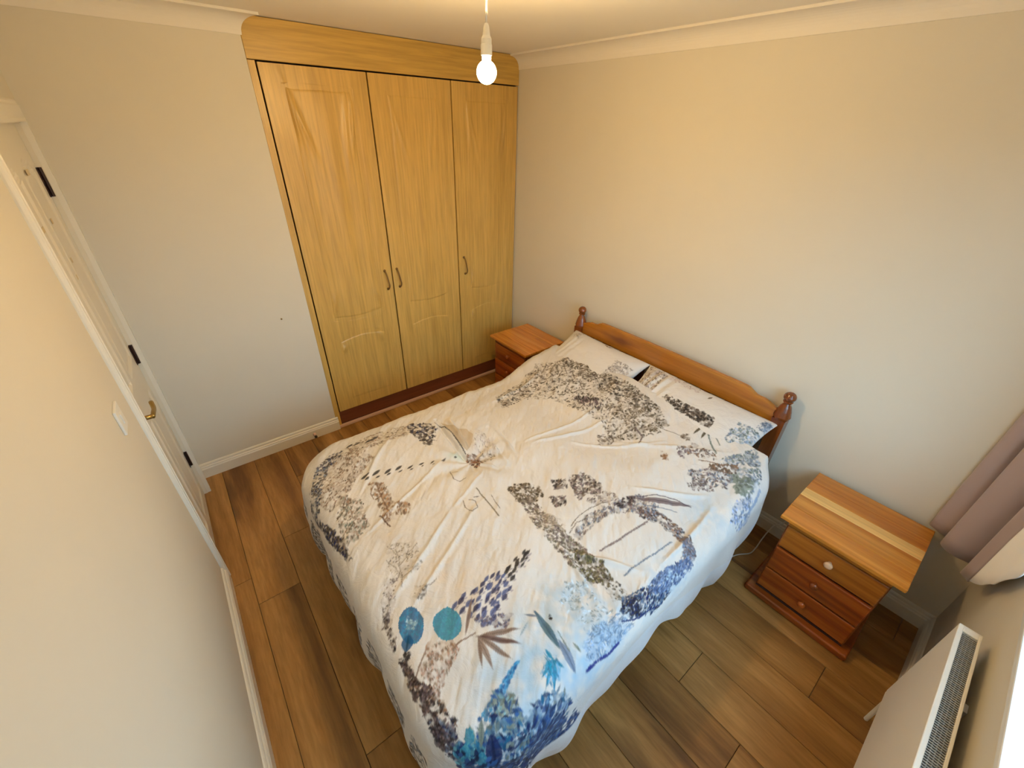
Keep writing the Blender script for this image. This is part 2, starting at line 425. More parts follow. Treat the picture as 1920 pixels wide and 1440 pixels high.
# fascia follows the coving at its ends
fx0, fx1 = -1.663, -.0005
top = []
for k in range(9):
    t = k/8*math.pi/2; top.append((.070-.070*math.cos(t), 2.296+.073*math.sin(t)))
bm = bmesh.new()
prof = [(fx0, 2.206), (fx1, 2.206)]+[(fx1-o, z) for o, z in top]+[(fx0+o, z) for o, z in top[::-1]]
A = [bm.verts.new((x, -.001, z)) for x, z in prof]; B = [bm.verts.new((x, .028, z)) for x, z in prof]
n = len(prof)
for i in range(n): bm.faces.new((A[i], A[(i+1) % n], B[(i+1) % n], B[i]))
bm.faces.new(A); bm.faces.new(B[::-1])
wl(bm_obj('fascia', bm, M['beech_h'], bevel=.0015, seg=1))
wl(box('plinth', -1.663, -.001, .012, .028, .022, .128, M['plinth'], bevel=.001), 'red-brown plinth board')
wl(box('floor_bead', -1.655, -.02, -.012, .012, .0005, .020, M['bead'], bevel=.004), 'pinkish white bead along the floor')

def wardrobe_door(x0, x1, seed, hx):
    w = x1-x0; z0, z1 = .134, 2.198
    nx, nz = 90, 300
    xs_ = np.linspace(0, w, nx+1); zs_ = np.linspace(z0, z1, nz+1)
    X, Z = np.meshgrid(xs_, zs_, indexing='ij')
    D = np.zeros_like(X)
    m = .098
    def groove(q, wd=.008, dp=.006): return -dp*np.exp(-(q/wd)**2)
    arch_ = .028*np.sin(np.clip((X-m)/(w-2*m), 0, 1)*np.pi)
    for (za, zb, aa, ab) in ((.845, 2.110, 0, 0), (.205, .680, 0, 1)):
        q = np.minimum(np.minimum(X-m, w-m-X), np.minimum(Z-za+.018*np.sin(np.clip((X-m)/(w-2*m),0,1)*np.pi)*(1-ab)*1.0, zb+ab*arch_-Z))
        D += groove(q)
        D += .0018*np.clip(q/.02, 0, 1)
    rs = np.random.RandomState(seed)
    # vinyl skin lifting off: long soft blisters running down from the upper corners
    for k, (cx, cz, ax, az, amp, sl) in enumerate(
        [(m+.02, 1.96, .010, .11, .006, -.12), (m+.055, 1.93, .012, .14, .005, -.28), (w-m-.02, 1.95, .012, .12, .007, .14),
         (w-m-.06, 1.90, .016, .15, .004, .10), (w*.5, 1.5, .05, .45, .004, 0), (m+.02, .93, .016, .07, .005, .25), (w-m-.02, .93, .014, .06, .005, -.25),
         (m+.02, .62, .03, .03, .004, .5), (w-m-.03, .63, .02, .05, .004, -.3)]):
        f = [1, .55, .9][seed % 3]*(.6+.6*rs.rand())
        c = cx+sl*(cz-Z)*-1
        D += 1.9*amp*f*np.exp(-((X-c)/ax)**2-((Z-cz)/az)**2)
    D += .0011*np.sin(X*70+seed)*np.exp(-((Z-1.35)/.5)**2)
    D *= (np.minimum(np.minimum(X, w-X), np.minimum(Z-z0, z1-Z)) > .012)
    yf = .001
    nv = (nx+1)*(nz+1)
    co = np.stack([X-w/2, yf-D, Z], -1).reshape(-1, 3)
    idx = np.arange(nv).reshape(nx+1, nz+1)
    quads = np.stack([idx[:-1, :-1], idx[1:, :-1], idx[1:, 1:], idx[:-1, 1:]], -1).reshape(-1, 4)
    me = bpy.data.meshes.new('door')
    me.from_pydata(co.tolist(), [], quads.tolist())
    bm = bmesh.new(); bm.from_mesh(me)
    add_box(bm, -w/2, w/2, yf+.0002, yf+.018, z0, z1)
    bm.to_mesh(me); bm.free()
    me.polygons.foreach_set('use_smooth', [i < len(quads) for i in range(len(me.polygons))])
    d = new_obj('door', me, M['beech'], wr)
    d.matrix_parent_inverse = Matrix.Translation(-Vector(wr.location))
    d.location = ((x0+x1)/2, 0, 0)
    # S shaped bow handle
    h = hx-(x0+x1)/2; zc = 1.045
    bm = bmesh.new()
    pts = smooth_pts([(h-.006, -.001, zc+.062), (h-.006, -.020, zc+.052), (h-.002, -.026, zc+.028), (h+.004, -.026, zc-.010), (h+.008, -.026, zc-.036), (h+.004, -.020, zc-.056), (h+.002, -.001, zc-.064)], 6)
    add_tube(bm, pts, .0045, 10)
    add_lathe(bm, [(.009, -.002), (.009, .003), (.006, .006)], (h-.006, -.001, zc+.062), 12, 'y'); add_lathe(bm, [(.009, -.002), (.009, .003)], (h+.002, -.001, zc-.064), 12, 'y')
    bm_obj('handle', bm, M['bronze'], d, smooth=True)['label'] = 'bronze S-shaped pull'
wardrobe_door(-1.622, -1.087, 0, -1.128)
wardrobe_door(-1.078, -.550, 1, -1.040)
wardrobe_door(-.541, -.008, 2, -.490)

# ============================ bed ============================
bed = empty('double_bed', 'varnished pine double bed with turned knob headboard posts against right wall', 'bed', (-1.05, -1.56, 0))
def bl_(o, lab=None):
    o.parent = bed; o.matrix_parent_inverse = Matrix.Translation(-Vector(bed.location))
    if lab: o['label'] = lab
    return o
def post(y, x, htop, ball=True):
    bm = bmesh.new()
    s = .031
    add_box(bm, x-s, x+s, y-s, y+s, .0005, htop-.15)
    prof = [(.036, htop-.150), (.040, htop-.135), (.036, htop-.118), (.033, htop-.105), (.026, htop-.082), (.018, htop-.066), (.016, htop-.060), (.022, htop-.055), (.023, htop-.050), (.017, htop-.046)]
    for k in range(1, 9):
        t = math.pi*(k/9)-math.pi/2+.25
        prof.append((.0285*math.cos(min(t, math.pi/2-.02)), htop-.026+.026*math.sin(t)))
    prof = [p for p in prof if p[0] > 0]+[(.002, htop)]
    add_lathe(bm, prof, (x, y, 0), 28)
    return bm_obj('post', bm, M['pine_dark'], bevel=0)
HX = -.062
for y in (-.868, -2.262): bl_(post(y, HX, .890), 'red-brown post with a turned knob')
ya, yb = -2.231, -.899
bm = bmesh.new()
pf = []
n = 60
for k in range(n+1):
    y = ya+(yb-ya)*k/n; e = min(y-ya, yb-y)
    t = max(0, min(1, (e-.10)/.07)); zt = .802+.028*(t*t*(3-2*t))+.008*math.sin((y-ya)/(yb-ya)*math.pi)
    zt -= .024*max(0, 1-e/.06)
    pf.append((y, zt))
top_ = [(y, z) for y, z in pf]; bot_ = [(y, .700) for y, z in pf]
A = [[bm.verts.new((x, y, z)) for (y, z) in row] for x in (HX-.013, HX+.013) for row in (top_, bot_)]
for k in range(n):
    bm.faces.new((A[0][k], A[0][k+1], A[1][k+1], A[1][k])); bm.faces.new((A[2][k], A[3][k], A[3][k+1], A[2][k+1]))
    bm.faces.new((A[0][k], A[2][k], A[2][k+1], A[0][k+1])); bm.faces.new((A[1][k], A[1][k+1], A[3][k+1], A[3][k]))
bm.faces.new((A[0][0], A[1][0], A[3][0], A[2][0])); bm.faces.new((A[0][n], A[2][n], A[3][n], A[1][n]))
bl_(bm_obj('headboard_rail', bm, M['pine_rail'], bevel=.005, seg=3), 'golden shaped top rail')
bl_(box('headboard_rail', HX-.011, HX+.011, ya, yb, .30, .40, M['pine_front'], bevel=.003))
for k in range(9):
    yy = ya+(k+.5)*(yb-ya)/9
    bl_(box('headboard_slat', HX-.008, HX+.008, yy-.03, yy+.03, .38, .72, M['pine_dark'], bevel=.002))
for y in (-.885, -2.255): bl_(box('side_rail', -1.985, -.094, y-.012, y+.012, .20, .34, M['pine_x'], bevel=.004))
for y in (-.885, -2.255):
    bm = bmesh.new(); add_box(bm, -2.03, -1.985, y-.024, y+.024, .0005, .36); bl_(bm_obj('leg', bm, M['pine_dark'], bevel=.003))
bl_(box('foot_rail', -2.018, -1.996, -2.231, -.909, .20, .34, M['pine_front'], bevel=.004))
for k in range(12):
    xx = -.16-k*.16
    bl_(box('bed_slat', xx-.034, xx+.034, -2.243, -.897, .252, .268, M['pine_pale'], bevel=.002))
# mattress
bm = bmesh.new(); add_box(bm, -1.965, -.080, -2.235, -.905, .270, .470)
mt = bm_obj('mattress', bm, M['mattress'], bevel=.035, seg=4, smooth=True); tag(mt, 'pale mattress on the pine bed frame, hidden under the duvet', 'mattress')

# ---- cloth painting: print, some daylight tint and fold shade ----
# ---- duvet shape: sheet coordinates (a, b) -> world position -----------------
CXF, CYL, CYR, CRAD = -2.00, -0.895, -2.325, 0.16     # core rectangle under the cloth
A0, A1 = -2.43, -0.285                                 # sheet extent along the bed
B0, B1 = -2.76, -0.50                                  # sheet extent across the bed
BLOT = [(-1.38,-1.40,.085,-.030),(-1.345,-1.74,.20,-.022),(-1.33,-2.12,.16,-.030),(-1.62,-1.65,.20,.014),
        (-.95,-1.25,.30,.012),(-.85,-1.95,.28,.014),(-1.75,-2.15,.20,.016),(-1.70,-1.10,.22,.018),
        (-1.10,-2.25,.12,.018),(-1.55,-2.30,.10,.016),(-1.28,-1.20,.10,.016),(-.45,-1.6,.15,.008)]
CREASE = [(-1.99,-1.83,-1.62,-1.62,.004,.012),(-1.95,-1.90,-1.52,-1.66,.004,.012),(-1.62,-1.62,-1.38,-1.50,.003,.010),
          (-1.98,-1.52,-1.50,-1.33,.003,.010),(-1.05,-1.50,-.62,-1.62,.004,.012),(-1.10,-1.46,-.55,-1.52,.003,.010),
          (-1.36,-1.02,-1.39,-1.38,-.010,.014),(-1.30,-1.06,-1.35,-1.36,.008,.016),
          (-1.25,-1.55,-1.22,-1.30,.004,.010),(-1.18,-1.52,-1.14,-1.28,.004,.010),(-1.30,-1.52,-1.36,-1.42,.005,.010),
          (-.90,-2.02,-.66,-2.26,.004,.012),(-1.20,-2.30,-1.36,-2.05,.006,.014),(-1.42,-2.28,-1.36,-2.02,.005,.014),
          (-.75,-1.7,-.4,-2.2,.003,.012),(-1.0,-1.05,-.5,-1.0,.003,.014),(-.9,-1.6,-.55,-1.95,.003,.010),
          (-1.6,-1.0,-1.9,-1.3,.004,.014),(-1.1,-2.33,-.7,-2.30,.006,.015)]
_rs = np.random.RandomState(5)
_LAT = _rs.rand(64, 64)
def vnoise(x, y):
    xi = np.floor(x).astype(int); yi = np.floor(y).astype(int)
    fx = x - xi; fy = y - yi
    fx = fx*fx*(3-2*fx); fy = fy*fy*(3-2*fy)
    g = lambda i, j: _LAT[i % 64, j % 64]
    return ((g(xi,yi)*(1-fx)+g(xi+1,yi)*fx)*(1-fy) + (g(xi,yi+1)*(1-fx)+g(xi+1,yi+1)*fx)*fy)*2-1
def fbm(x, y, n=4):
    s = 0; a = 1
    for k in range(n): s = s + a*vnoise(x*2**k+17.3*k, y*2**k+9.1*k); a *= .5
    return s
def sst(e0, e1, x):
    t = np.clip((x-e0)/(e1-e0), 0, 1); return t*t*(3-2*t)
def duvet_pos(a, b):
    a = np.asarray(a, float); b = np.asarray(b, float)
    # nearest point on the rounded core (open towards the head)
    ax = np.maximum(a, CXF+CRAD); by = np.clip(b, CYR+CRAD, CYL-CRAD)
    dx = a-ax; dy = b-by
    dist = np.hypot(dx, dy); s = np.maximum(dist-CRAD, 0)
    dn = np.where(dist < 1e-9, 1, dist)
    nx = dx/dn; ny = dy/dn
    inside = dist <= CRAD
    px = np.where(inside, a, ax+nx*CRAD); py = np.where(inside, b, by+ny*CRAD)
    nearside = sst(.2, .9, -ny)
    # how far the hem hangs changes along the near side
    kk = 1 - nearside*(.44*np.exp(-((px+1.25)/.30)**2) + .30*np.exp(-((px+.20)/.16)**2)) + .1*nearside*np.exp(-((px+.62)/.2)**2)
    s = s*kk
    r = .095
    ang = np.minimum(s/r, np.pi/2)
    h = r*np.sin(ang); drop = r*(1-np.cos(ang)) + np.maximum(s-r*np.pi/2, 0)*.97
    low = sst(.05, .35, drop)
    per = (px*1.0 + py*1.0)*1.0 + np.arctan2(ny, nx)*.16
    wav = np.sin(per*19+.7)*.6 + np.sin(per*31+2.1)*.4
    corner = sst(.25, .75, np.abs(nx*ny)*2)
    h = h + low*(.018*wav + .020) + corner*low*.030*np.sin(np.arctan2(ny, nx)*11+.5) - .035*sst(.2,.5,drop)*(1-corner)
    h = h*(1-.85*nearside*np.exp(-((px+.26)/.10)**2))
    x = px+nx*h*(~inside); y = py+ny*h*(~inside)
    ztop = .535 + .085*sst(-.80, -.42, a) + .035*sst(-.50, -.28, a)
    # middle of the bed is fuller than the rim
    rim = np.minimum(np.minimum(a-CXF, 9), np.minimum(b-CYR, CYL-b))
    ztop = ztop + .016*sst(0, .25, rim)
    for (u, v, rr, hh) in BLOT:
        ztop = ztop + hh*np.exp(-((a-u)**2+(b-v)**2)/(rr*rr))
    for (u0, v0, u1, v1, hh, w) in CREASE:
        du, dv = u1-u0, v1-v0; L2 = du*du+dv*dv
        t = np.clip(((a-u0)*du+(b-v0)*dv)/L2, 0, 1)
        bend = .02*np.sin(t*3.1)
        d = np.hypot(a-(u0+t*du)-bend*dv, b-(v0+t*dv)+bend*du)
        ztop = ztop + 2.6*hh*np.exp(-(d/(w*.8))**2)*np.sin(np.clip(t, .02, .98)*np.pi)**.5
    # radial puckers around the pinch
    rx = np.hypot(a+1.38, b+1.40); th = np.arctan2(b+1.40, a+1.38)
    ztop = ztop + .006*np.sin(th*9+1)*np.exp(-((rx-.14)/.10)**2)
    ztop = ztop + .010*fbm(a*4, b*4, 3) + .0036*fbm((a+b)*7, (a-b)*22, 3)
    z = ztop - drop
    z = np.maximum(z, .018+.006*wav*0)
    return x, y, z
MOTIFS = [
 ('W',(-1.507,-2.199),0.135,(0.46,0.62,0.76),0.507),  # blue washes from here mix printed blue with a painted daylight tint
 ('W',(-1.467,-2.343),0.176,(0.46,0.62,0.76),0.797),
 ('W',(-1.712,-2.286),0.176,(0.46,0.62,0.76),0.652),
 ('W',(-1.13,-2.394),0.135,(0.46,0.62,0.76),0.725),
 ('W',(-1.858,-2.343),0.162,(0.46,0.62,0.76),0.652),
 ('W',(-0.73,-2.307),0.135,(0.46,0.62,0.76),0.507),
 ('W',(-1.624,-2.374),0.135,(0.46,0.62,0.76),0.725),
 ('W',(-1.409,-1.324),0.06,(0.55,0.68,0.62),0.54),
 ('W',(-1.56,-1.859),0.06,(0.75,0.78,0.78),0.48),
 ('W',(-1.888,-1.576),0.08,(0.7,0.6,0.48),0.3),
 ('W',(-1.795,-1.885),0.15,(0.8,0.7,0.6),0.36),
 ('W',(-0.695,-1.375),0.1,(0.8,0.72,0.58),0.36),
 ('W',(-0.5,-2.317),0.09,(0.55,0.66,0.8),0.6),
 ('S',[(-0.954,-1.035),(-0.637,-0.948),(-0.319,-1.056),(-0.334,-1.283),(-0.363,-1.561),(-0.373,-1.772),(-0.456,-1.9),(-0.559,-1.88),(-0.568,-1.736),(-0.656,-1.622),(-0.671,-1.437),(-0.71,-1.257),(-0.818,-1.154),(-0.989,-1.164)],900,0.022,0.008,[(0.26,0.22,0.19),(0.26,0.22,0.19),(0.2,0.17,0.11),(0.5,0.46,0.42),(0.1,0.09,0.09)],None,1),
 ('S',[(-0.412,-1.03),(-0.305,-1.071),(-0.334,-1.576),(-0.383,-1.797),(-0.461,-1.766),(-0.471,-1.499),(-0.461,-1.231)],500,0.02,0.008,[(0.1,0.09,0.09),(0.2,0.17,0.11),(0.26,0.22,0.19)],None,2),
 ('S',[(-0.583,-1.519),(-0.441,-1.699),(-0.441,-1.89),(-0.603,-1.849),(-0.71,-1.751),(-0.676,-1.643),(-0.578,-1.71)],300,0.02,0.008,[(0.26,0.22,0.19),(0.2,0.17,0.11),(0.5,0.46,0.42)],None,3),
 ('S',[(-0.607,-1.329),(-0.524,-1.504),(-0.588,-1.54),(-0.632,-1.422)],120,0.03,0.007,[(0.3,0.25,0.27),(0.1,0.09,0.09)],0.9,4),
 ('S',[(-0.945,-1.02),(-0.691,-1.03),(-0.735,-1.133),(-0.969,-1.159)],60,0.02,0.009,[(0.1,0.09,0.09),(0.26,0.22,0.19)],None,5),
 ('S',[(-0.549,-0.922),(-0.427,-1.046),(-0.583,-1.159),(-0.666,-1.056)],80,0.02,0.006,[(0.5,0.46,0.42),(0.26,0.22,0.19)],None,51),
 ('L',[(-0.578,-1.777),(-0.598,-1.844),(-0.651,-1.859)],0.01,(0.3,0.25,0.27),0.003),
 ('L',[(-0.578,-1.777),(-0.661,-1.746),(-0.749,-1.71)],0.006,(0.26,0.22,0.19),0.004),
 ('L',[(-0.5,-1.833),(-0.476,-1.931),(-0.456,-2.008)],0.004,(0.26,0.22,0.19),0.003),
 ('S',[(-0.735,-1.658),(-0.666,-1.71),(-0.715,-1.756),(-0.788,-1.72)],40,0.02,0.007,[(0.26,0.22,0.19)],None,52),
 ('S',[(-0.466,-1.972),(-0.436,-1.998),(-0.466,-2.024),(-0.48,-1.993)],14,0.02,0.008,[(0.26,0.22,0.19)],None,53),
 ('L',[(-0.583,-1.035),(-0.515,-1.005),(-0.485,-1.066),(-0.529,-1.138),(-0.578,-1.113)],0.005,(0.26,0.22,0.19),0.003),
 ('L',[(-0.559,-1.087),(-0.48,-1.046),(-0.446,-1.102),(-0.5,-1.18),(-0.549,-1.154)],0.005,(0.26,0.22,0.19),0.003),
 ('L',[(-0.564,-1.164),(-0.49,-1.133),(-0.456,-1.185),(-0.5,-1.252),(-0.559,-1.231)],0.005,(0.26,0.22,0.19),0.003),
 ('L',[(-0.598,-1.272),(-0.534,-1.246),(-0.5,-1.298),(-0.534,-1.349),(-0.588,-1.329)],0.005,(0.26,0.22,0.19),0.003),
 ('F',(-0.417,-2.014),(-0.344,-2.014),0.014,(0.2,0.17,0.11)),
 ('F',(-0.412,-2.055),(-0.349,-2.044),0.014,(0.2,0.17,0.11)),
 ('F',(-0.373,-2.075),(-0.329,-2.039),0.01,(0.1,0.09,0.09)),
 ('L',[(-0.368,-2.065),(-0.402,-2.101),(-0.446,-2.158)],0.01,(0.33,0.38,0.36),0.003),
 ('L',[(-0.344,-2.08),(-0.388,-2.142)],0.006,(0.33,0.38,0.36),0.002),
 ('S',[(-0.564,-2.008),(-0.466,-2.05),(-0.451,-2.153),(-0.476,-2.183),(-0.544,-2.07)],70,0.02,0.008,[(0.3,0.25,0.27),(0.38,0.27,0.2),(0.26,0.22,0.19)],None,6),
 ('S',[(-0.617,-2.122),(-0.466,-2.245),(-0.48,-2.292),(-0.583,-2.292),(-0.671,-2.189)],230,0.018,0.007,[(0.3,0.25,0.27),(0.3,0.36,0.46),(0.26,0.22,0.19)],None,7),
 ('S',[(-0.461,-2.189),(-0.285,-2.271),(-0.427,-2.379),(-0.568,-2.384),(-0.529,-2.286)],420,0.018,0.008,[(0.3,0.36,0.46),(0.33,0.38,0.36),(0.45,0.52,0.62)],None,8),
 ('S',[(-0.52,-2.168),(-0.432,-2.266),(-0.48,-2.281),(-0.549,-2.189)],90,0.02,0.008,[(0.38,0.27,0.2),(0.26,0.22,0.19)],0.3,9),
 ('S',[(-0.495,-2.276),(-0.461,-2.358),(-0.554,-2.369),(-0.578,-2.338)],70,0.03,0.012,[(0.33,0.38,0.36)],None,10),
 ('S',[(-0.691,-2.158),(-0.617,-2.178),(-0.622,-2.266),(-0.686,-2.199)],70,0.012,0.006,[(0.26,0.22,0.19),(0.3,0.25,0.27)],None,11),
 ('L',[(-0.534,-2.122),(-0.49,-2.204),(-0.451,-2.25)],0.006,(0.38,0.27,0.2),0.003),
 ('S',[(-0.622,-1.962),(-0.612,-1.998),(-0.642,-2.024),(-0.651,-1.998)],12,0.02,0.009,[(0.38,0.27,0.2)],None,12),
 ('S',[(-0.568,-2.029),(-0.534,-2.05),(-0.568,-2.065),(-0.588,-2.044)],12,0.02,0.01,[(0.3,0.25,0.27)],None,13),
 ('S',[(-1.34,-1.653),(-1.296,-1.648),(-1.243,-1.684),(-1.218,-1.741),(-1.238,-1.787),(-1.282,-1.787),(-1.336,-1.777),(-1.355,-1.725)],520,0.014,0.008,[(0.2,0.17,0.11),(0.26,0.22,0.19),(0.16,0.13,0.09),(0.5,0.46,0.42)],None,14),
 ('S',[(-1.336,-1.741),(-1.282,-1.787),(-1.296,-1.921),(-1.292,-2.034),(-1.287,-2.101),(-1.282,-2.183),(-1.301,-2.25),(-1.34,-2.261),(-1.379,-2.199),(-1.389,-2.111),(-1.379,-1.998),(-1.379,-1.88)],1100,0.013,0.007,[(0.26,0.22,0.19),(0.3,0.3,0.24),(0.5,0.46,0.42),(0.3,0.25,0.27)],None,15),
 ('S',[(-1.316,-2.055),(-1.277,-2.178),(-1.301,-2.25),(-1.365,-2.23),(-1.384,-2.137)],260,0.01,0.006,[(0.3,0.29,0.16),(0.1,0.09,0.09),(0.2,0.17,0.11)],None,16),
 ('S',[(-1.321,-2.189),(-1.296,-2.271),(-1.311,-2.338),(-1.37,-2.307)],60,0.011,0.007,[(0.1,0.09,0.09),(0.2,0.17,0.11),(0.5,0.46,0.42)],None,17),
 ('S',[(-1.15,-1.741),(-1.101,-1.787),(-1.125,-1.828),(-1.174,-1.802)],45,0.024,0.007,[(0.3,0.25,0.27),(0.26,0.22,0.19),(0.1,0.09,0.09)],0.2,1066),
 ('S',[(-1.223,-1.813),(-1.169,-1.854),(-1.199,-1.895),(-1.243,-1.869)],45,0.024,0.007,[(0.3,0.25,0.27),(0.26,0.22,0.19),(0.1,0.09,0.09)],0.2,1064),
 ('S',[(-1.081,-1.787),(-1.008,-1.797),(-0.993,-1.905),(-1.042,-1.952),(-1.086,-1.911),(-1.15,-1.921),(-1.116,-1.854)],150,0.024,0.008,[(0.3,0.25,0.27),(0.26,0.22,0.19),(0.1,0.09,0.09)],0.2,19),
 ('S',[(-1.047,-1.905),(-0.984,-1.977),(-1.003,-2.024),(-1.096,-1.983),(-1.121,-1.941)],80,0.02,0.006,[(0.3,0.25,0.27),(0.5,0.46,0.42)],0.2,20),
 ('S',[(-1.277,-2.014),(-1.174,-1.993),(-1.033,-2.019),(-0.901,-2.065),(-0.891,-2.158),(-0.984,-2.127),(-1.077,-2.055),(-1.194,-2.044),(-1.277,-2.05)],420,0.02,0.006,[(0.3,0.25,0.27),(0.5,0.46,0.42),(0.3,0.36,0.46)],0.5,21),
 ('S',[(-1.033,-2.034),(-0.959,-2.034),(-0.93,-2.055),(-0.969,-2.086),(-1.028,-2.06)],90,0.016,0.008,[(0.1,0.09,0.09),(0.3,0.25,0.27)],None,22),
 ('S',[(-0.969,-2.101),(-0.915,-2.158),(-0.896,-2.271),(-0.925,-2.353),(-0.959,-2.405),(-1.003,-2.379),(-0.959,-2.302),(-0.954,-2.204),(-1.003,-2.142)],420,0.015,0.008,[(0.1,0.09,0.09),(0.3,0.25,0.27),(0.3,0.36,0.46),(0.38,0.27,0.2)],None,23),
 ('S',[(-0.94,-2.286),(-0.935,-2.379),(-0.989,-2.431),(-1.081,-2.415),(-1.106,-2.379),(-1.003,-2.364)],240,0.015,0.007,[(0.3,0.36,0.46),(0.3,0.25,0.27)],None,24),
 ('F',(-0.94,-2.065),(-0.759,-2.235),0.03,(0.3,0.25,0.27)),
 ('L',[(-0.935,-2.06),(-0.847,-2.111),(-0.793,-2.173),(-0.764,-2.24)],0.005,(0.16,0.13,0.2),0.002),
 ('L',[(-0.94,-2.106),(-0.886,-2.168),(-0.842,-2.219)],0.005,(0.3,0.36,0.46),0.002),
 ('L',[(-0.989,-2.173),(-1.077,-2.168),(-1.16,-2.158),(-1.248,-2.137)],0.01,(0.38,0.32,0.33),0.003),
 ('L',[(-0.989,-2.292),(-1.091,-2.286),(-1.189,-2.271),(-1.257,-2.266)],0.007,(0.3,0.36,0.46),0.003),
 ('L',[(-1.257,-1.983),(-1.204,-1.972),(-1.125,-1.977),(-1.047,-2.003)],0.004,(0.26,0.22,0.19),0.003),
 ('L',[(-1.287,-2.003),(-1.233,-1.988),(-1.184,-2.003)],0.004,(0.26,0.22,0.19),0.003),
 ('S',[(-1.316,-1.844),(-1.277,-1.9),(-1.277,-1.967),(-1.331,-1.926)],60,0.014,0.005,[(0.5,0.46,0.42)],None,25),
 ('S',[(-1.511,-0.958),(-1.414,-1.015),(-1.394,-1.097),(-1.458,-1.18),(-1.516,-1.149),(-1.536,-1.066)],170,0.02,0.01,[(0.1,0.09,0.09),(0.1,0.09,0.09),(0.03,0.06,0.2),(0.26,0.22,0.19)],None,26),
 ('S',[(-1.511,-1.082),(-1.463,-1.113),(-1.477,-1.2),(-1.516,-1.205)],50,0.018,0.009,[(0.1,0.09,0.09),(0.26,0.22,0.19)],None,27),
 ('S',[(-1.712,-0.917),(-1.516,-0.958),(-1.551,-1.066),(-1.731,-1.041),(-1.844,-1.025),(-1.834,-0.953)],170,0.018,0.007,[(0.38,0.27,0.2),(0.26,0.22,0.19),(0.5,0.46,0.42)],None,28),
 ('F',(-1.839,-0.948),(-1.8,-0.938),0.016,(0.1,0.09,0.09)),
 ('F',(-1.805,-0.958),(-1.765,-0.953),0.016,(0.1,0.09,0.09)),
 ('F',(-1.751,-0.984),(-1.707,-0.968),0.016,(0.1,0.09,0.09)),
 ('F',(-1.722,-0.984),(-1.673,-0.963),0.016,(0.1,0.09,0.09)),
 ('F',(-1.863,-1.216),(-1.819,-1.21),0.02,(0.1,0.09,0.09)),
 ('F',(-1.853,-1.241),(-1.829,-1.231),0.012,(0.1,0.09,0.09)),
 ('F',(-1.814,-1.231),(-1.77,-1.216),0.018,(0.1,0.09,0.09)),
 ('F',(-1.809,-1.257),(-1.785,-1.252),0.011,(0.1,0.09,0.09)),
 ('F',(-1.765,-1.257),(-1.726,-1.241),0.017,(0.1,0.09,0.09)),
 ('F',(-1.761,-1.272),(-1.736,-1.262),0.01,(0.1,0.09,0.09)),
 ('F',(-1.712,-1.257),(-1.673,-1.246),0.015,(0.1,0.09,0.09)),
 ('F',(-1.707,-1.277),(-1.682,-1.272),0.009,(0.1,0.09,0.09)),
 ('F',(-1.663,-1.283),(-1.629,-1.277),0.013,(0.1,0.09,0.09)),
 ('F',(-1.658,-1.298),(-1.638,-1.298),0.008,(0.1,0.09,0.09)),
 ('F',(-1.609,-1.298),(-1.58,-1.298),0.011,(0.1,0.09,0.09)),
 ('F',(-1.604,-1.313),(-1.59,-1.313),0.007,(0.1,0.09,0.09)),
 ('F',(-1.56,-1.324),(-1.531,-1.308),0.009,(0.1,0.09,0.09)),
 ('F',(-1.555,-1.334),(-1.541,-1.334),0.006,(0.1,0.09,0.09)),
 ('F',(-1.507,-1.334),(-1.472,-1.319),0.008,(0.1,0.09,0.09)),
 ('F',(-1.502,-1.339),(-1.482,-1.329),0.005,(0.1,0.09,0.09)),
 ('F',(-1.438,-1.339),(-1.423,-1.339),0.006,(0.1,0.09,0.09)),
 ('F',(-1.433,-1.344),(-1.423,-1.344),0.004,(0.1,0.09,0.09)),
 ('S',[(-1.99,-1.01),(-1.893,-0.963),(-1.78,-1.035),(-1.761,-1.128),(-1.868,-1.185),(-1.951,-1.277),(-2.034,-1.308),(-2.064,-1.236)],500,0.017,0.005,[(0.38,0.27,0.2),(0.38,0.27,0.2),(0.5,0.46,0.42),(0.26,0.22,0.19)],0.9,29),
 ('S',[(-2.054,-1.092),(-2.01,-0.994),(-1.917,-0.938),(-1.858,-0.948),(-1.873,-0.994),(-1.956,-1.025),(-2.029,-1.169),(-2.112,-1.319),(-2.166,-1.231)],420,0.016,0.007,[(0.1,0.09,0.09),(0.3,0.36,0.46),(0.26,0.22,0.19),(0.03,0.06,0.2)],None,30),
 ('S',[(-2.132,-1.246),(-2.073,-1.349),(-2.044,-1.463),(-2.049,-1.586),(-2.073,-1.524),(-2.112,-1.385)],260,0.018,0.008,[(0.1,0.09,0.09),(0.03,0.06,0.2),(0.26,0.22,0.19)],None,31),
 ('S',[(-1.971,-1.262),(-1.902,-1.334),(-1.937,-1.478),(-1.995,-1.509),(-2.054,-1.519),(-2.024,-1.355)],260,0.02,0.006,[(0.26,0.22,0.19),(0.5,0.46,0.42),(0.38,0.27,0.2),(0.33,0.38,0.36)],1.1,32),
 ('S',[(-1.849,-1.262),(-1.79,-1.308),(-1.8,-1.411),(-1.751,-1.499),(-1.78,-1.535),(-1.839,-1.499),(-1.878,-1.53),(-1.863,-1.416)],260,0.022,0.007,[(0.45,0.32,0.22),(0.38,0.27,0.2),(0.5,0.46,0.42)],1,33),
 ('L',[(-1.819,-1.288),(-1.834,-1.391),(-1.839,-1.473)],0.006,(0.38,0.27,0.2),0.002),
 ('L',[(-1.878,-1.463),(-1.873,-1.509),(-1.868,-1.545)],0.007,(0.22,0.13,0.08),0.002),
 ('L',[(-1.834,-1.293),(-1.863,-1.329),(-1.863,-1.365)],0.004,(0.38,0.27,0.2),0.003),
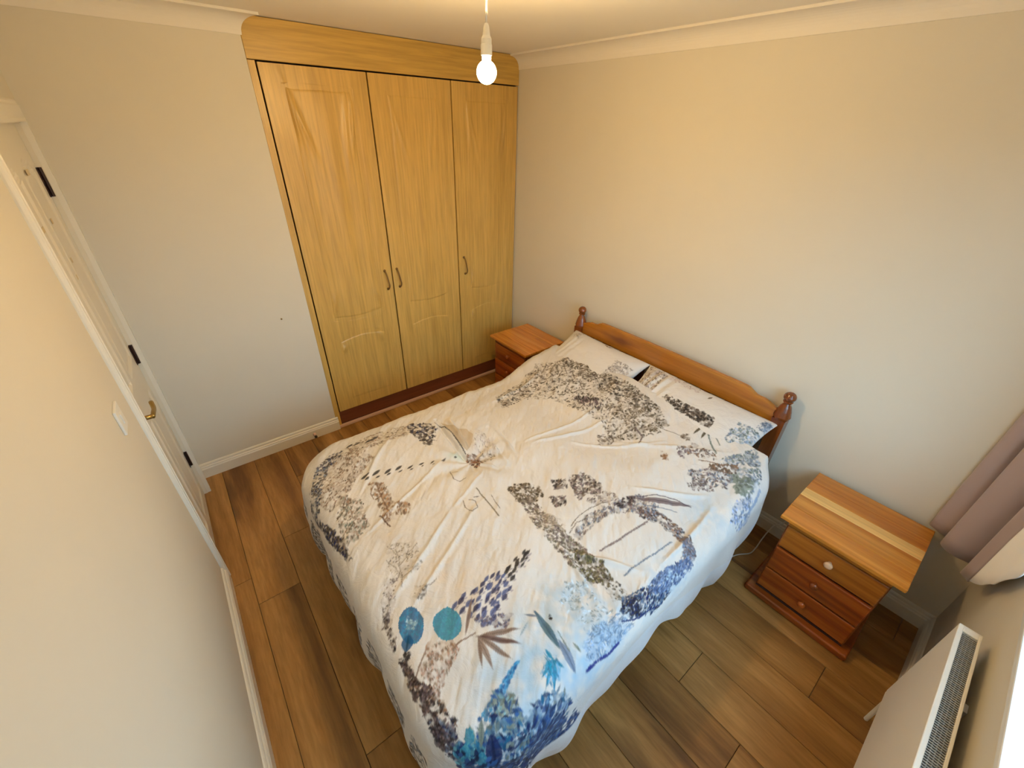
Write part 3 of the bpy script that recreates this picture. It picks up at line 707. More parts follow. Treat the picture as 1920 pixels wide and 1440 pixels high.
 ('P',[(-1.35,-1.061),(-1.321,-1.149),(-1.272,-1.2),(-1.267,-1.257),(-1.306,-1.303),(-1.355,-1.334),(-1.365,-1.298),(-1.355,-1.2)],(0.56,0.47,0.34),0.7),  # beige wedge of the fold overlap, its brown shade painted in
 ('L',[(-1.379,-1.041),(-1.355,-1.107),(-1.355,-1.19),(-1.365,-1.283),(-1.37,-1.344)],0.007,(0.1,0.09,0.09),0.002),  # dark line painting the shade in the fold's crease
 ('S',[(-1.379,-1.349),(-1.316,-1.37),(-1.331,-1.437),(-1.375,-1.447),(-1.389,-1.385)],90,0.016,0.006,[(0.33,0.19,0.12),(0.38,0.27,0.2),(0.1,0.09,0.09)],None,34),
 ('S',[(-1.233,-1.221),(-1.194,-1.334),(-1.228,-1.432),(-1.311,-1.411),(-1.316,-1.339)],70,0.018,0.004,[(0.6,0.56,0.6),(0.5,0.46,0.42)],1.2,35),
 ('S',[(-1.306,-1.385),(-1.243,-1.432),(-1.292,-1.473),(-1.336,-1.422)],26,0.016,0.005,[(0.5,0.46,0.42),(0.26,0.22,0.19)],None,36),
 ('L',[(-1.463,-1.576),(-1.467,-1.638),(-1.467,-1.699),(-1.477,-1.766)],0.008,(0.33,0.3,0.24),0.002),
 ('L',[(-1.555,-1.607),(-1.57,-1.648),(-1.56,-1.689),(-1.526,-1.679),(-1.511,-1.638),(-1.531,-1.617)],0.004,(0.26,0.22,0.19),0.002),
 ('L',[(-1.507,-1.617),(-1.482,-1.622)],0.005,(0.26,0.22,0.19),0.001),
 ('L',[(-1.502,-1.406),(-1.521,-1.473),(-1.502,-1.494),(-1.463,-1.488)],0.004,(0.26,0.22,0.19),0.002),
 ('L',[(-1.502,-1.422),(-1.477,-1.437)],0.004,(0.26,0.22,0.19),0.001),
 ('L',[(-1.428,-1.643),(-1.438,-1.694),(-1.443,-1.73)],0.004,(0.26,0.22,0.19),0.001),
 ('L',[(-1.946,-1.813),(-1.927,-1.777),(-1.917,-1.73)],0.004,(0.5,0.46,0.42),0.004),
 ('L',[(-1.917,-1.73),(-1.902,-1.699),(-1.897,-1.653)],0.004,(0.5,0.46,0.42),0.004),
 ('L',[(-1.917,-1.73),(-1.883,-1.715),(-1.858,-1.689)],0.004,(0.5,0.46,0.42),0.004),
 ('L',[(-1.927,-1.761),(-1.932,-1.725),(-1.946,-1.679)],0.004,(0.5,0.46,0.42),0.004),
 ('L',[(-1.932,-1.777),(-1.888,-1.782),(-1.858,-1.772)],0.004,(0.5,0.46,0.42),0.004),
 ('L',[(-1.907,-1.679),(-1.907,-1.653),(-1.917,-1.622)],0.004,(0.5,0.46,0.42),0.004),
 ('L',[(-1.868,-1.699),(-1.844,-1.699),(-1.824,-1.689)],0.004,(0.5,0.46,0.42),0.004),
 ('L',[(-1.99,-1.802),(-2.01,-1.844),(-2.039,-1.875)],0.004,(0.5,0.46,0.42),0.004),
 ('L',[(-1.971,-1.782),(-1.941,-1.772),(-1.922,-1.751)],0.004,(0.5,0.46,0.42),0.004),
 ('L',[(-2.039,-1.875),(-2.044,-1.89),(-2.064,-1.895)],0.004,(0.5,0.46,0.42),0.004),
 ('L',[(-1.829,-1.859),(-1.849,-1.869),(-1.878,-1.869)],0.004,(0.5,0.46,0.42),0.004),
 ('L',[(-1.878,-1.869),(-1.888,-1.885),(-1.912,-1.89)],0.004,(0.5,0.46,0.42),0.004),
 ('S',[(-1.912,-1.612),(-1.819,-1.679),(-1.844,-1.787),(-1.922,-1.797),(-1.961,-1.72)],150,0.01,0.004,[(0.5,0.46,0.42),(0.6,0.55,0.48),(0.26,0.22,0.19)],None,37),
 ('S',[(-1.98,-1.746),(-1.941,-1.766),(-1.99,-1.849),(-2.049,-1.905),(-2.064,-1.895)],70,0.01,0.005,[(0.26,0.22,0.19),(0.5,0.46,0.42),(0.3,0.25,0.27)],None,38),
 ('S',[(-1.912,-1.838),(-1.873,-1.864),(-1.907,-1.905),(-1.932,-1.885)],30,0.01,0.005,[(0.5,0.46,0.42),(0.26,0.22,0.19)],None,39),
 ('D',[(-1.946,-1.977),(-1.961,-1.998),(-1.976,-2.008),(-1.99,-2.014),(-2.005,-2.008),(-2.015,-1.993),(-2.02,-1.972),(-2.02,-1.947),(-2.015,-1.926),(-2,-1.905),(-1.985,-1.895),(-1.966,-1.89),(-1.951,-1.895),(-1.941,-1.911),(-1.937,-1.931),(-1.937,-1.957)],(0.04,0.22,0.4),(0.1,0.38,0.55)),
 ('F',(-2,-1.972),(-2.029,-2.014),0.04,(0.04,0.2,0.38)),
 ('S',[(-2.039,-2.003),(-2.02,-2.024),(-2.029,-2.039),(-2.044,-2.029)],20,0.014,0.008,[(0.1,0.09,0.09)],None,40),
 ('D',[(-1.849,-2.06),(-1.863,-2.075),(-1.878,-2.08),(-1.897,-2.08),(-1.912,-2.07),(-1.922,-2.055),(-1.927,-2.039),(-1.927,-2.014),(-1.922,-1.993),(-1.907,-1.977),(-1.893,-1.972),(-1.873,-1.972),(-1.853,-1.977),(-1.844,-1.998),(-1.839,-2.019),(-1.839,-2.039)],(0.06,0.34,0.5),(0.16,0.46,0.58)),
 ('S',[(-1.985,-1.921),(-1.956,-1.947),(-1.976,-1.972),(-1.995,-1.957)],40,0.008,0.004,[(0.45,0.6,0.68)],None,41),
 ('F',(-1.521,-1.977),(-1.492,-1.962),0.011,(0.1,0.09,0.09)),
 ('F',(-1.516,-1.983),(-1.492,-1.977),0.006,(0.5,0.48,0.54)),
 ('F',(-1.511,-1.988),(-1.477,-1.972),0.009,(0.1,0.09,0.09)),
 ('F',(-1.502,-1.993),(-1.482,-1.988),0.006,(0.5,0.48,0.54)),
 ('F',(-1.521,-1.988),(-1.487,-1.972),0.011,(0.1,0.09,0.09)),
 ('F',(-1.511,-1.993),(-1.487,-1.988),0.006,(0.5,0.48,0.54)),
 ('F',(-1.531,-1.993),(-1.497,-1.977),0.01,(0.1,0.09,0.09)),
 ('F',(-1.526,-2.003),(-1.502,-1.998),0.006,(0.5,0.48,0.54)),
 ('F',(-1.526,-1.988),(-1.492,-1.972),0.011,(0.1,0.09,0.09)),
 ('F',(-1.516,-1.993),(-1.497,-1.988),0.006,(0.5,0.48,0.54)),
 ('F',(-1.536,-2.008),(-1.507,-1.993),0.008,(0.1,0.09,0.09)),
 ('F',(-1.526,-2.014),(-1.507,-2.008),0.006,(0.5,0.48,0.54)),
 ('F',(-1.57,-1.983),(-1.541,-1.972),0.011,(0.1,0.09,0.09)),
 ('F',(-1.565,-1.993),(-1.546,-1.988),0.006,(0.5,0.48,0.54)),
 ('F',(-1.57,-1.993),(-1.541,-1.983),0.011,(0.1,0.09,0.09)),
 ('F',(-1.565,-2.003),(-1.546,-1.998),0.006,(0.5,0.48,0.54)),
 ('F',(-1.551,-2.003),(-1.516,-1.988),0.012,(0.1,0.09,0.09)),
 ('F',(-1.541,-2.008),(-1.521,-2.003),0.006,(0.5,0.48,0.54)),
 ('F',(-1.58,-2.003),(-1.551,-1.993),0.012,(0.1,0.09,0.09)),
 ('F',(-1.57,-2.008),(-1.555,-2.008),0.006,(0.5,0.48,0.54)),
 ('F',(-1.585,-2.008),(-1.555,-1.998),0.012,(0.1,0.09,0.09)),
 ('F',(-1.575,-2.014),(-1.56,-2.014),0.006,(0.5,0.48,0.54)),
 ('F',(-1.565,-2.019),(-1.536,-2.008),0.009,(0.1,0.09,0.09)),
 ('F',(-1.555,-2.024),(-1.541,-2.024),0.006,(0.5,0.48,0.54)),
 ('F',(-1.619,-1.998),(-1.59,-1.988),0.014,(0.1,0.09,0.09)),
 ('F',(-1.609,-2.003),(-1.594,-2.003),0.006,(0.5,0.48,0.54)),
 ('F',(-1.614,-1.998),(-1.585,-1.988),0.012,(0.1,0.09,0.09)),
 ('F',(-1.604,-2.003),(-1.59,-2.003),0.006,(0.5,0.48,0.54)),
 ('F',(-1.604,-2.019),(-1.575,-2.008),0.013,(0.1,0.09,0.09)),
 ('F',(-1.594,-2.024),(-1.58,-2.024),0.006,(0.5,0.48,0.54)),
 ('F',(-1.634,-2.008),(-1.599,-1.993),0.014,(0.1,0.09,0.09)),
 ('F',(-1.624,-2.014),(-1.609,-2.014),0.006,(0.5,0.48,0.54)),
 ('F',(-1.629,-2.024),(-1.599,-2.014),0.013,(0.1,0.09,0.09)),
 ('F',(-1.619,-2.029),(-1.604,-2.029),0.006,(0.5,0.48,0.54)),
 ('F',(-1.629,-2.039),(-1.599,-2.029),0.015,(0.1,0.09,0.09)),
 ('F',(-1.619,-2.044),(-1.604,-2.044),0.006,(0.5,0.48,0.54)),
 ('F',(-1.663,-1.998),(-1.634,-1.983),0.011,(0.12,0.13,0.25)),
 ('F',(-1.653,-2.003),(-1.638,-2.003),0.006,(0.5,0.48,0.54)),
 ('F',(-1.653,-2.014),(-1.624,-2.003),0.011,(0.2,0.24,0.42)),
 ('F',(-1.643,-2.019),(-1.624,-2.019),0.006,(0.5,0.48,0.54)),
 ('F',(-1.663,-2.034),(-1.634,-2.024),0.01,(0.12,0.13,0.25)),
 ('F',(-1.648,-2.039),(-1.634,-2.039),0.006,(0.5,0.48,0.54)),
 ('F',(-1.682,-1.988),(-1.653,-1.977),0.013,(0.12,0.13,0.25)),
 ('F',(-1.678,-1.998),(-1.658,-1.993),0.006,(0.5,0.48,0.54)),
 ('F',(-1.673,-2.008),(-1.643,-1.998),0.014,(0.2,0.24,0.42)),
 ('F',(-1.663,-2.014),(-1.648,-2.014),0.006,(0.5,0.48,0.54)),
 ('F',(-1.678,-2.029),(-1.648,-2.014),0.011,(0.12,0.13,0.25)),
 ('F',(-1.668,-2.034),(-1.653,-2.029),0.006,(0.5,0.48,0.54)),
 ('F',(-1.663,-2.044),(-1.634,-2.034),0.014,(0.2,0.24,0.42)),
 ('F',(-1.653,-2.05),(-1.638,-2.05),0.006,(0.5,0.48,0.54)),
 ('F',(-1.663,-2.065),(-1.634,-2.055),0.011,(0.12,0.13,0.25)),
 ('F',(-1.653,-2.07),(-1.638,-2.07),0.006,(0.5,0.48,0.54)),
 ('F',(-1.707,-1.988),(-1.678,-1.972),0.014,(0.2,0.24,0.42)),
 ('F',(-1.697,-1.993),(-1.682,-1.993),0.006,(0.5,0.48,0.54)),
 ('F',(-1.722,-2.014),(-1.687,-1.998),0.011,(0.12,0.13,0.25)),
 ('F',(-1.712,-2.019),(-1.692,-2.014),0.006,(0.5,0.48,0.54)),
 ('F',(-1.697,-2.034),(-1.668,-2.024),0.013,(0.2,0.24,0.42)),
 ('F',(-1.687,-2.039),(-1.673,-2.039),0.006,(0.5,0.48,0.54)),
 ('F',(-1.702,-2.05),(-1.673,-2.034),0.011,(0.12,0.13,0.25)),
 ('F',(-1.692,-2.055),(-1.678,-2.05),0.006,(0.5,0.48,0.54)),
 ('F',(-1.687,-2.065),(-1.653,-2.055),0.015,(0.2,0.24,0.42)),
 ('F',(-1.673,-2.07),(-1.658,-2.07),0.006,(0.5,0.48,0.54)),
 ('F',(-1.731,-1.998),(-1.702,-1.983),0.016,(0.12,0.13,0.25)),
 ('F',(-1.722,-2.003),(-1.707,-2.003),0.006,(0.5,0.48,0.54)),
 ('F',(-1.717,-2.019),(-1.682,-2.003),0.017,(0.2,0.24,0.42)),
 ('F',(-1.702,-2.024),(-1.687,-2.024),0.006,(0.5,0.48,0.54)),
 ('F',(-1.712,-2.039),(-1.687,-2.029),0.017,(0.12,0.13,0.25)),
 ('F',(-1.702,-2.044),(-1.687,-2.044),0.006,(0.5,0.48,0.54)),
 ('F',(-1.712,-2.065),(-1.682,-2.055),0.014,(0.2,0.24,0.42)),
 ('F',(-1.697,-2.07),(-1.682,-2.07),0.006,(0.5,0.48,0.54)),
 ('F',(-1.697,-2.08),(-1.668,-2.07),0.017,(0.12,0.13,0.25)),
 ('F',(-1.687,-2.086),(-1.673,-2.086),0.006,(0.5,0.48,0.54)),
 ('F',(-1.765,-2.003),(-1.736,-1.988),0.016,(0.2,0.24,0.42)),
 ('F',(-1.756,-2.008),(-1.741,-2.008),0.006,(0.5,0.48,0.54)),
 ('F',(-1.751,-2.019),(-1.722,-2.003),0.012,(0.12,0.13,0.25)),
 ('F',(-1.741,-2.024),(-1.726,-2.019),0.006,(0.5,0.48,0.54)),
 ('F',(-1.741,-2.044),(-1.707,-2.029),0.014,(0.2,0.24,0.42)),
 ('F',(-1.726,-2.044),(-1.712,-2.044),0.006,(0.5,0.48,0.54)),
 ('F',(-1.741,-2.065),(-1.712,-2.055),0.011,(0.12,0.13,0.25)),
 ('F',(-1.731,-2.07),(-1.717,-2.07),0.006,(0.5,0.48,0.54)),
 ('F',(-1.736,-2.086),(-1.707,-2.075),0.018,(0.2,0.24,0.42)),
 ('F',(-1.726,-2.091),(-1.712,-2.091),0.006,(0.5,0.48,0.54)),
 ('F',(-1.775,-1.998),(-1.746,-1.988),0.012,(0.12,0.13,0.25)),
 ('F',(-1.765,-2.008),(-1.751,-2.003),0.006,(0.5,0.48,0.54)),
 ('F',(-1.775,-2.034),(-1.746,-2.024),0.013,(0.2,0.24,0.42)),
 ('F',(-1.761,-2.039),(-1.751,-2.039),0.006,(0.5,0.48,0.54)),
 ('F',(-1.751,-2.055),(-1.722,-2.039),0.013,(0.12,0.13,0.25)),
 ('F',(-1.741,-2.06),(-1.726,-2.055),0.006,(0.5,0.48,0.54)),
 ('F',(-1.741,-2.075),(-1.712,-2.065),0.018,(0.2,0.24,0.42)),
 ('F',(-1.731,-2.08),(-1.717,-2.08),0.006,(0.5,0.48,0.54)),
 ('F',(-1.741,-2.096),(-1.712,-2.086),0.013,(0.12,0.13,0.25)),
 ('F',(-1.731,-2.101),(-1.717,-2.101),0.006,(0.5,0.48,0.54)),
 ('F',(-1.809,-1.993),(-1.78,-1.977),0.016,(0.2,0.24,0.42)),
 ('F',(-1.8,-1.998),(-1.785,-1.998),0.006,(0.5,0.48,0.54)),
 ('F',(-1.8,-2.029),(-1.77,-2.019),0.013,(0.12,0.13,0.25)),
 ('F',(-1.79,-2.034),(-1.775,-2.034),0.006,(0.5,0.48,0.54)),
 ('F',(-1.79,-2.06),(-1.761,-2.044),0.012,(0.2,0.24,0.42)),
 ('F',(-1.775,-2.065),(-1.761,-2.06),0.006,(0.5,0.48,0.54)),
 ('F',(-1.78,-2.075),(-1.751,-2.065),0.013,(0.12,0.13,0.25)),
 ('F',(-1.77,-2.08),(-1.756,-2.08),0.006,(0.5,0.48,0.54)),
 ('F',(-1.761,-2.101),(-1.731,-2.086),0.018,(0.2,0.24,0.42)),
 ('F',(-1.746,-2.101),(-1.736,-2.101),0.006,(0.5,0.48,0.54)),
 ('F',(-1.824,-1.998),(-1.795,-1.988),0.02,(0.12,0.13,0.25)),
 ('F',(-1.809,-2.008),(-1.8,-2.008),0.006,(0.5,0.48,0.54)),
 ('F',(-1.809,-2.024),(-1.78,-2.014),0.018,(0.2,0.24,0.42)),
 ('F',(-1.795,-2.029),(-1.785,-2.029),0.006,(0.5,0.48,0.54)),
 ('F',(-1.8,-2.055),(-1.77,-2.044),0.018,(0.12,0.13,0.25)),
 ('F',(-1.79,-2.06),(-1.775,-2.06),0.006,(0.5,0.48,0.54)),
 ('F',(-1.79,-2.091),(-1.761,-2.075),0.017,(0.2,0.24,0.42)),
 ('F',(-1.775,-2.096),(-1.765,-2.096),0.006,(0.5,0.48,0.54)),
 ('F',(-1.77,-2.116),(-1.741,-2.106),0.017,(0.12,0.13,0.25)),
 ('F',(-1.761,-2.122),(-1.746,-2.122),0.006,(0.5,0.48,0.54)),
 ('F',(-1.849,-1.998),(-1.819,-1.983),0.016,(0.2,0.24,0.42)),
 ('F',(-1.839,-2.003),(-1.824,-2.003),0.006,(0.5,0.48,0.54)),
 ('F',(-1.839,-2.029),(-1.809,-2.019),0.016,(0.12,0.13,0.25)),
 ('F',(-1.829,-2.034),(-1.814,-2.034),0.006,(0.5,0.48,0.54)),
 ('F',(-1.829,-2.06),(-1.8,-2.05),0.016,(0.2,0.24,0.42)),
 ('F',(-1.814,-2.065),(-1.805,-2.065),0.006,(0.5,0.48,0.54)),
 ('F',(-1.809,-2.086),(-1.785,-2.07),0.014,(0.12,0.13,0.25)),
 ('F',(-1.8,-2.091),(-1.785,-2.086),0.006,(0.5,0.48,0.54)),
 ('F',(-1.805,-2.111),(-1.775,-2.101),0.019,(0.2,0.24,0.42)),
 ('F',(-1.795,-2.116),(-1.78,-2.116),0.006,(0.5,0.48,0.54)),
 ('S',[(-1.741,-2.106),(-1.697,-2.137),(-1.741,-2.163),(-1.8,-2.111),(-1.809,-2.075)],60,0.012,0.008,[(0.3,0.25,0.27),(0.2,0.22,0.35)],None,42),
 ('F',(-1.829,-2.127),(-1.712,-2.189),0.018,(0.36,0.28,0.24)),
 ('F',(-1.829,-2.127),(-1.736,-2.225),0.017,(0.24,0.15,0.13)),
 ('F',(-1.829,-2.127),(-1.785,-2.24),0.018,(0.36,0.28,0.24)),
 ('F',(-1.829,-2.127),(-1.844,-2.225),0.018,(0.42,0.34,0.3)),
 ('F',(-1.858,-2.096),(-1.78,-2.014),0.013,(0.36,0.28,0.24)),
 ('F',(-1.829,-2.127),(-1.868,-2.204),0.012,(0.36,0.28,0.24)),
 ('L',[(-1.829,-2.111),(-1.858,-2.106),(-1.888,-2.101),(-1.907,-2.106)],0.006,(0.38,0.27,0.2),0.002),
 ('L',[(-1.971,-2.044),(-2.005,-2.07),(-2.039,-2.096),(-2.059,-2.111)],0.005,(0.38,0.27,0.2),0.002),
 ('S',[(-1.966,-2.034),(-1.897,-2.086),(-1.897,-2.122),(-1.956,-2.147),(-2.01,-2.189),(-2.044,-2.173),(-2.02,-2.096)],260,0.014,0.005,[(0.38,0.27,0.2),(0.5,0.46,0.42),(0.55,0.42,0.38)],1.2,43),
 ('S',[(-2.059,-2.014),(-2.039,-2.039),(-2.039,-2.132),(-2.054,-2.199),(-2.068,-2.178),(-2.073,-2.101)],170,0.012,0.006,[(0.1,0.09,0.09),(0.38,0.27,0.2),(0.26,0.22,0.19)],None,44),
 ('S',[(-2.054,-2.101),(-2.015,-2.137),(-2.005,-2.23),(-1.995,-2.266),(-2.039,-2.307),(-2.068,-2.266),(-2.064,-2.173)],420,0.012,0.007,[(0.1,0.06,0.07),(0.38,0.27,0.2),(0.3,0.25,0.27),(0.1,0.09,0.09)],None,45),
 ('S',[(-2.068,-2.204),(-2,-2.25),(-2.024,-2.317),(-2.059,-2.374),(-2.068,-2.322)],300,0.012,0.008,[(0.1,0.09,0.09),(0.03,0.06,0.2),(0.3,0.25,0.27),(0.3,0.36,0.46)],None,46),
 ('S',[(-2.039,-1.854),(-2.029,-1.885),(-2.049,-1.983),(-2.064,-1.983),(-2.054,-1.905)],70,0.012,0.006,[(0.26,0.22,0.19),(0.1,0.09,0.09),(0.3,0.25,0.27)],None,47),
 ('F',(-1.629,-2.173),(-1.643,-2.312),0.026,(0.16,0.27,0.33)),
 ('L',[(-1.629,-2.173),(-1.634,-2.25),(-1.638,-2.322),(-1.643,-2.389)],0.008,(0.2,0.3,0.4),0.002),
 ('F',(-1.629,-2.292),(-1.643,-2.394),0.026,(0.3,0.38,0.52)),
 ('F',(-1.599,-2.328),(-1.594,-2.364),0.01,(0.33,0.38,0.36)),
 ('L',[(-1.614,-2.271),(-1.619,-2.302),(-1.624,-2.338)],0.005,(0.33,0.38,0.36),0.002),
 ('F',(-1.663,-2.163),(-1.634,-2.194),0.01,(0.3,0.36,0.46)),
 ('F',(-1.722,-2.209),(-1.673,-2.189),0.01,(0.5,0.58,0.66)),
 ('S',[(-1.599,-2.214),(-1.59,-2.225),(-1.599,-2.23),(-1.609,-2.225)],5,0.012,0.009,[(0.1,0.09,0.09)],None,48),
 ('F',(-1.79,-2.261),(-1.775,-2.261),0.009,(0.05,0.22,0.45)),
 ('F',(-1.79,-2.261),(-1.77,-2.261),0.009,(0.1,0.36,0.6)),
 ('F',(-1.785,-2.266),(-1.765,-2.261),0.009,(0.16,0.45,0.7)),
 ('F',(-1.805,-2.266),(-1.79,-2.261),0.009,(0.1,0.36,0.6)),
 ('F',(-1.8,-2.266),(-1.785,-2.266),0.009,(0.16,0.45,0.7)),
 ('F',(-1.8,-2.271),(-1.78,-2.266),0.009,(0.05,0.22,0.45)),
 ('F',(-1.819,-2.266),(-1.8,-2.266),0.01,(0.16,0.45,0.7)),
 ('F',(-1.814,-2.271),(-1.8,-2.271),0.01,(0.05,0.22,0.45)),
 ('F',(-1.809,-2.276),(-1.795,-2.271),0.01,(0.1,0.36,0.6)),
 ('F',(-1.834,-2.271),(-1.814,-2.271),0.01,(0.05,0.22,0.45)),
 ('F',(-1.829,-2.276),(-1.809,-2.276),0.01,(0.1,0.36,0.6)),
 ('F',(-1.819,-2.281),(-1.805,-2.276),0.01,(0.16,0.45,0.7)),
 ('F',(-1.844,-2.276),(-1.829,-2.271),0.011,(0.1,0.36,0.6)),
 ('F',(-1.839,-2.281),(-1.824,-2.276),0.011,(0.16,0.45,0.7)),
 ('F',(-1.834,-2.286),(-1.819,-2.281),0.011,(0.05,0.22,0.45)),
 ('F',(-1.858,-2.281),(-1.844,-2.276),0.011,(0.16,0.45,0.7)),
 ('F',(-1.853,-2.286),(-1.839,-2.281),0.011,(0.05,0.22,0.45)),
 ('F',(-1.849,-2.292),(-1.829,-2.286),0.011,(0.1,0.36,0.6)),
 ('F',(-1.873,-2.281),(-1.858,-2.281),0.011,(0.05,0.22,0.45)),
 ('F',(-1.868,-2.286),(-1.849,-2.286),0.011,(0.1,0.36,0.6)),
 ('F',(-1.858,-2.297),(-1.844,-2.292),0.011,(0.16,0.45,0.7)),
 ('F',(-1.888,-2.286),(-1.873,-2.286),0.012,(0.1,0.36,0.6)),
 ('F',(-1.878,-2.292),(-1.863,-2.292),0.012,(0.16,0.45,0.7)),
 ('F',(-1.868,-2.302),(-1.853,-2.297),0.012,(0.05,0.22,0.45)),
 ('F',(-1.897,-2.292),(-1.883,-2.286),0.012,(0.16,0.45,0.7)),
 ('F',(-1.893,-2.297),(-1.873,-2.297),0.012,(0.05,0.22,0.45)),
 ('F',(-1.883,-2.302),(-1.868,-2.302),0.012,(0.1,0.36,0.6)),
 ('F',(-1.912,-2.292),(-1.897,-2.292),0.013,(0.05,0.22,0.45)),
 ('F',(-1.902,-2.302),(-1.888,-2.297),0.013,(0.1,0.36,0.6)),
 ('F',(-1.893,-2.307),(-1.878,-2.307),0.013,(0.16,0.45,0.7)),
 ('F',(-1.927,-2.297),(-1.912,-2.297),0.013,(0.1,0.36,0.6)),
 ('F',(-1.912,-2.307),(-1.902,-2.302),0.013,(0.16,0.45,0.7)),
 ('F',(-1.902,-2.312),(-1.888,-2.312),0.013,(0.05,0.22,0.45)),
 ('F',(-1.937,-2.302),(-1.922,-2.297),0.014,(0.16,0.45,0.7)),
 ('F',(-1.927,-2.307),(-1.912,-2.307),0.014,(0.05,0.22,0.45)),
 ('F',(-1.917,-2.317),(-1.902,-2.317),0.014,(0.1,0.36,0.6)),
 ('F',(-1.951,-2.302),(-1.937,-2.302),0.014,(0.05,0.22,0.45)),
 ('F',(-1.937,-2.312),(-1.922,-2.312),0.014,(0.1,0.36,0.6)),
 ('F',(-1.927,-2.322),(-1.912,-2.322),0.014,(0.16,0.45,0.7)),
 ('F',(-1.682,-2.322),(-1.682,-2.286),0.012,(0.03,0.36,0.52)),
 ('F',(-1.682,-2.322),(-1.717,-2.322),0.012,(0.03,0.36,0.52)),
 ('F',(-1.682,-2.322),(-1.746,-2.364),0.012,(0.03,0.36,0.52)),
 ('F',(-1.682,-2.322),(-1.707,-2.369),0.012,(0.03,0.36,0.52)),
 ('F',(-1.682,-2.322),(-1.668,-2.358),0.012,(0.03,0.36,0.52)),
 ('F',(-1.682,-2.322),(-1.731,-2.389),0.012,(0.03,0.36,0.52)),
 ('F',(-1.682,-2.322),(-1.741,-2.338),0.012,(0.03,0.36,0.52)),
 ('S',[(-1.692,-2.302),(-1.663,-2.322),(-1.702,-2.379),(-1.741,-2.379),(-1.731,-2.328)],40,0.022,0.005,[(0.03,0.36,0.52),(0.2,0.45,0.65)],1.2,49),
 ('S',[(-1.868,-2.276),(-1.834,-2.312),(-1.844,-2.384),(-1.932,-2.389),(-1.99,-2.343),(-1.951,-2.312)],260,0.026,0.009,[(0.33,0.38,0.36),(0.3,0.46,0.52),(0.07,0.17,0.36)],None,70),
 ('S',[(-1.907,-2.317),(-1.844,-2.384),(-1.78,-2.369),(-1.707,-2.394),(-1.687,-2.446),(-1.717,-2.575),(-1.761,-2.729),(-1.937,-2.503),(-2.039,-2.379),(-1.99,-2.343)],900,0.028,0.011,[(0.07,0.17,0.36),(0.03,0.06,0.2),(0.05,0.27,0.45),(0.22,0.36,0.48),(0.5,0.58,0.64),(0.33,0.38,0.36)],None,54),
 ('S',[(-1.809,-2.379),(-1.702,-2.451),(-1.731,-2.662),(-1.795,-2.703),(-1.888,-2.528)],600,0.03,0.011,[(0.03,0.06,0.2),(0.07,0.17,0.36),(0.1,0.16,0.3),(0.3,0.4,0.52)],0.7,55),
 ('S',[(-2.039,-2.307),(-1.971,-2.343),(-1.985,-2.42),(-2.083,-2.369)],200,0.026,0.012,[(0.05,0.27,0.45),(0.03,0.06,0.2),(0.25,0.5,0.58)],1.4,56),
 ('F',(-1.976,-2.436),(-1.937,-2.348),0.05,(0.03,0.06,0.2)),
 ('F',(-1.976,-2.353),(-1.941,-2.307),0.016,(0.33,0.38,0.36)),
 ('F',(-1.985,-2.338),(-1.976,-2.297),0.016,(0.3,0.4,0.38)),
 ('D',[(-2.01,-2.348),(-2.015,-2.353),(-2.024,-2.358),(-2.029,-2.358),(-2.039,-2.358),(-2.044,-2.353),(-2.044,-2.343),(-2.039,-2.338),(-2.034,-2.328),(-2.029,-2.322),(-2.02,-2.322),(-2.015,-2.322),(-2.01,-2.322),(-2.005,-2.328),(-2.005,-2.333),(-2.005,-2.343)],(0.08,0.33,0.45),(0.2,0.48,0.55)),
 ('D',[(-1.98,-2.394),(-1.985,-2.4),(-1.995,-2.405),(-2,-2.41),(-2.01,-2.405),(-2.01,-2.4),(-2.01,-2.389),(-2.01,-2.384),(-2.005,-2.374),(-1.995,-2.369),(-1.99,-2.364),(-1.985,-2.364),(-1.98,-2.364),(-1.976,-2.369),(-1.976,-2.374),(-1.976,-2.384)],(0.08,0.33,0.45),(0.2,0.48,0.55)),
 ('D',[(-1.976,-2.322),(-1.98,-2.328),(-1.985,-2.333),(-1.995,-2.333),(-2,-2.328),(-2.005,-2.328),(-2.005,-2.317),(-2.005,-2.312),(-2,-2.307),(-1.995,-2.302),(-1.99,-2.297),(-1.985,-2.297),(-1.976,-2.302),(-1.976,-2.307),(-1.971,-2.312),(-1.976,-2.317)],(0.08,0.33,0.45),(0.2,0.48,0.55)),
 ('S',[(-1.756,-2.59),(-1.668,-2.518),(-1.638,-2.642),(-1.736,-2.734)],160,0.024,0.01,[(0.03,0.06,0.2),(0.07,0.17,0.36)],None,57),
 ('S',[(-2.034,-2.328),(-1.712,-2.688),(-1.756,-2.729),(-2.054,-2.369)],260,0.03,0.013,[(0.03,0.06,0.2),(0.03,0.05,0.14),(0.07,0.17,0.36)],None,71),
 ('S',[(-2.064,-2.008),(-2.039,-2.029),(-2.039,-2.307),(-2.078,-2.317)],200,0.012,0.006,[(0.1,0.09,0.09),(0.1,0.06,0.07),(0.3,0.25,0.27)],None,72),
 ('S',[(-1.336,-2.317),(-1.267,-2.343),(-1.174,-2.41),(-1.145,-2.482),(-1.262,-2.518),(-1.365,-2.415),(-1.375,-2.358)],420,0.024,0.007,[(0.08,0.14,0.26),(0.03,0.06,0.2),(0.2,0.3,0.44),(0.1,0.09,0.09)],0.9,58),
 ('S',[(-1.355,-2.333),(-1.296,-2.364),(-1.321,-2.446),(-1.37,-2.379)],130,0.014,0.008,[(0.1,0.09,0.09),(0.03,0.06,0.2)],None,59),
 ('S',[(-1.135,-2.353),(-0.993,-2.384),(-0.989,-2.431),(-1.125,-2.467),(-1.228,-2.425),(-1.228,-2.369)],320,0.022,0.008,[(0.28,0.36,0.52),(0.16,0.22,0.38)],0.8,60),
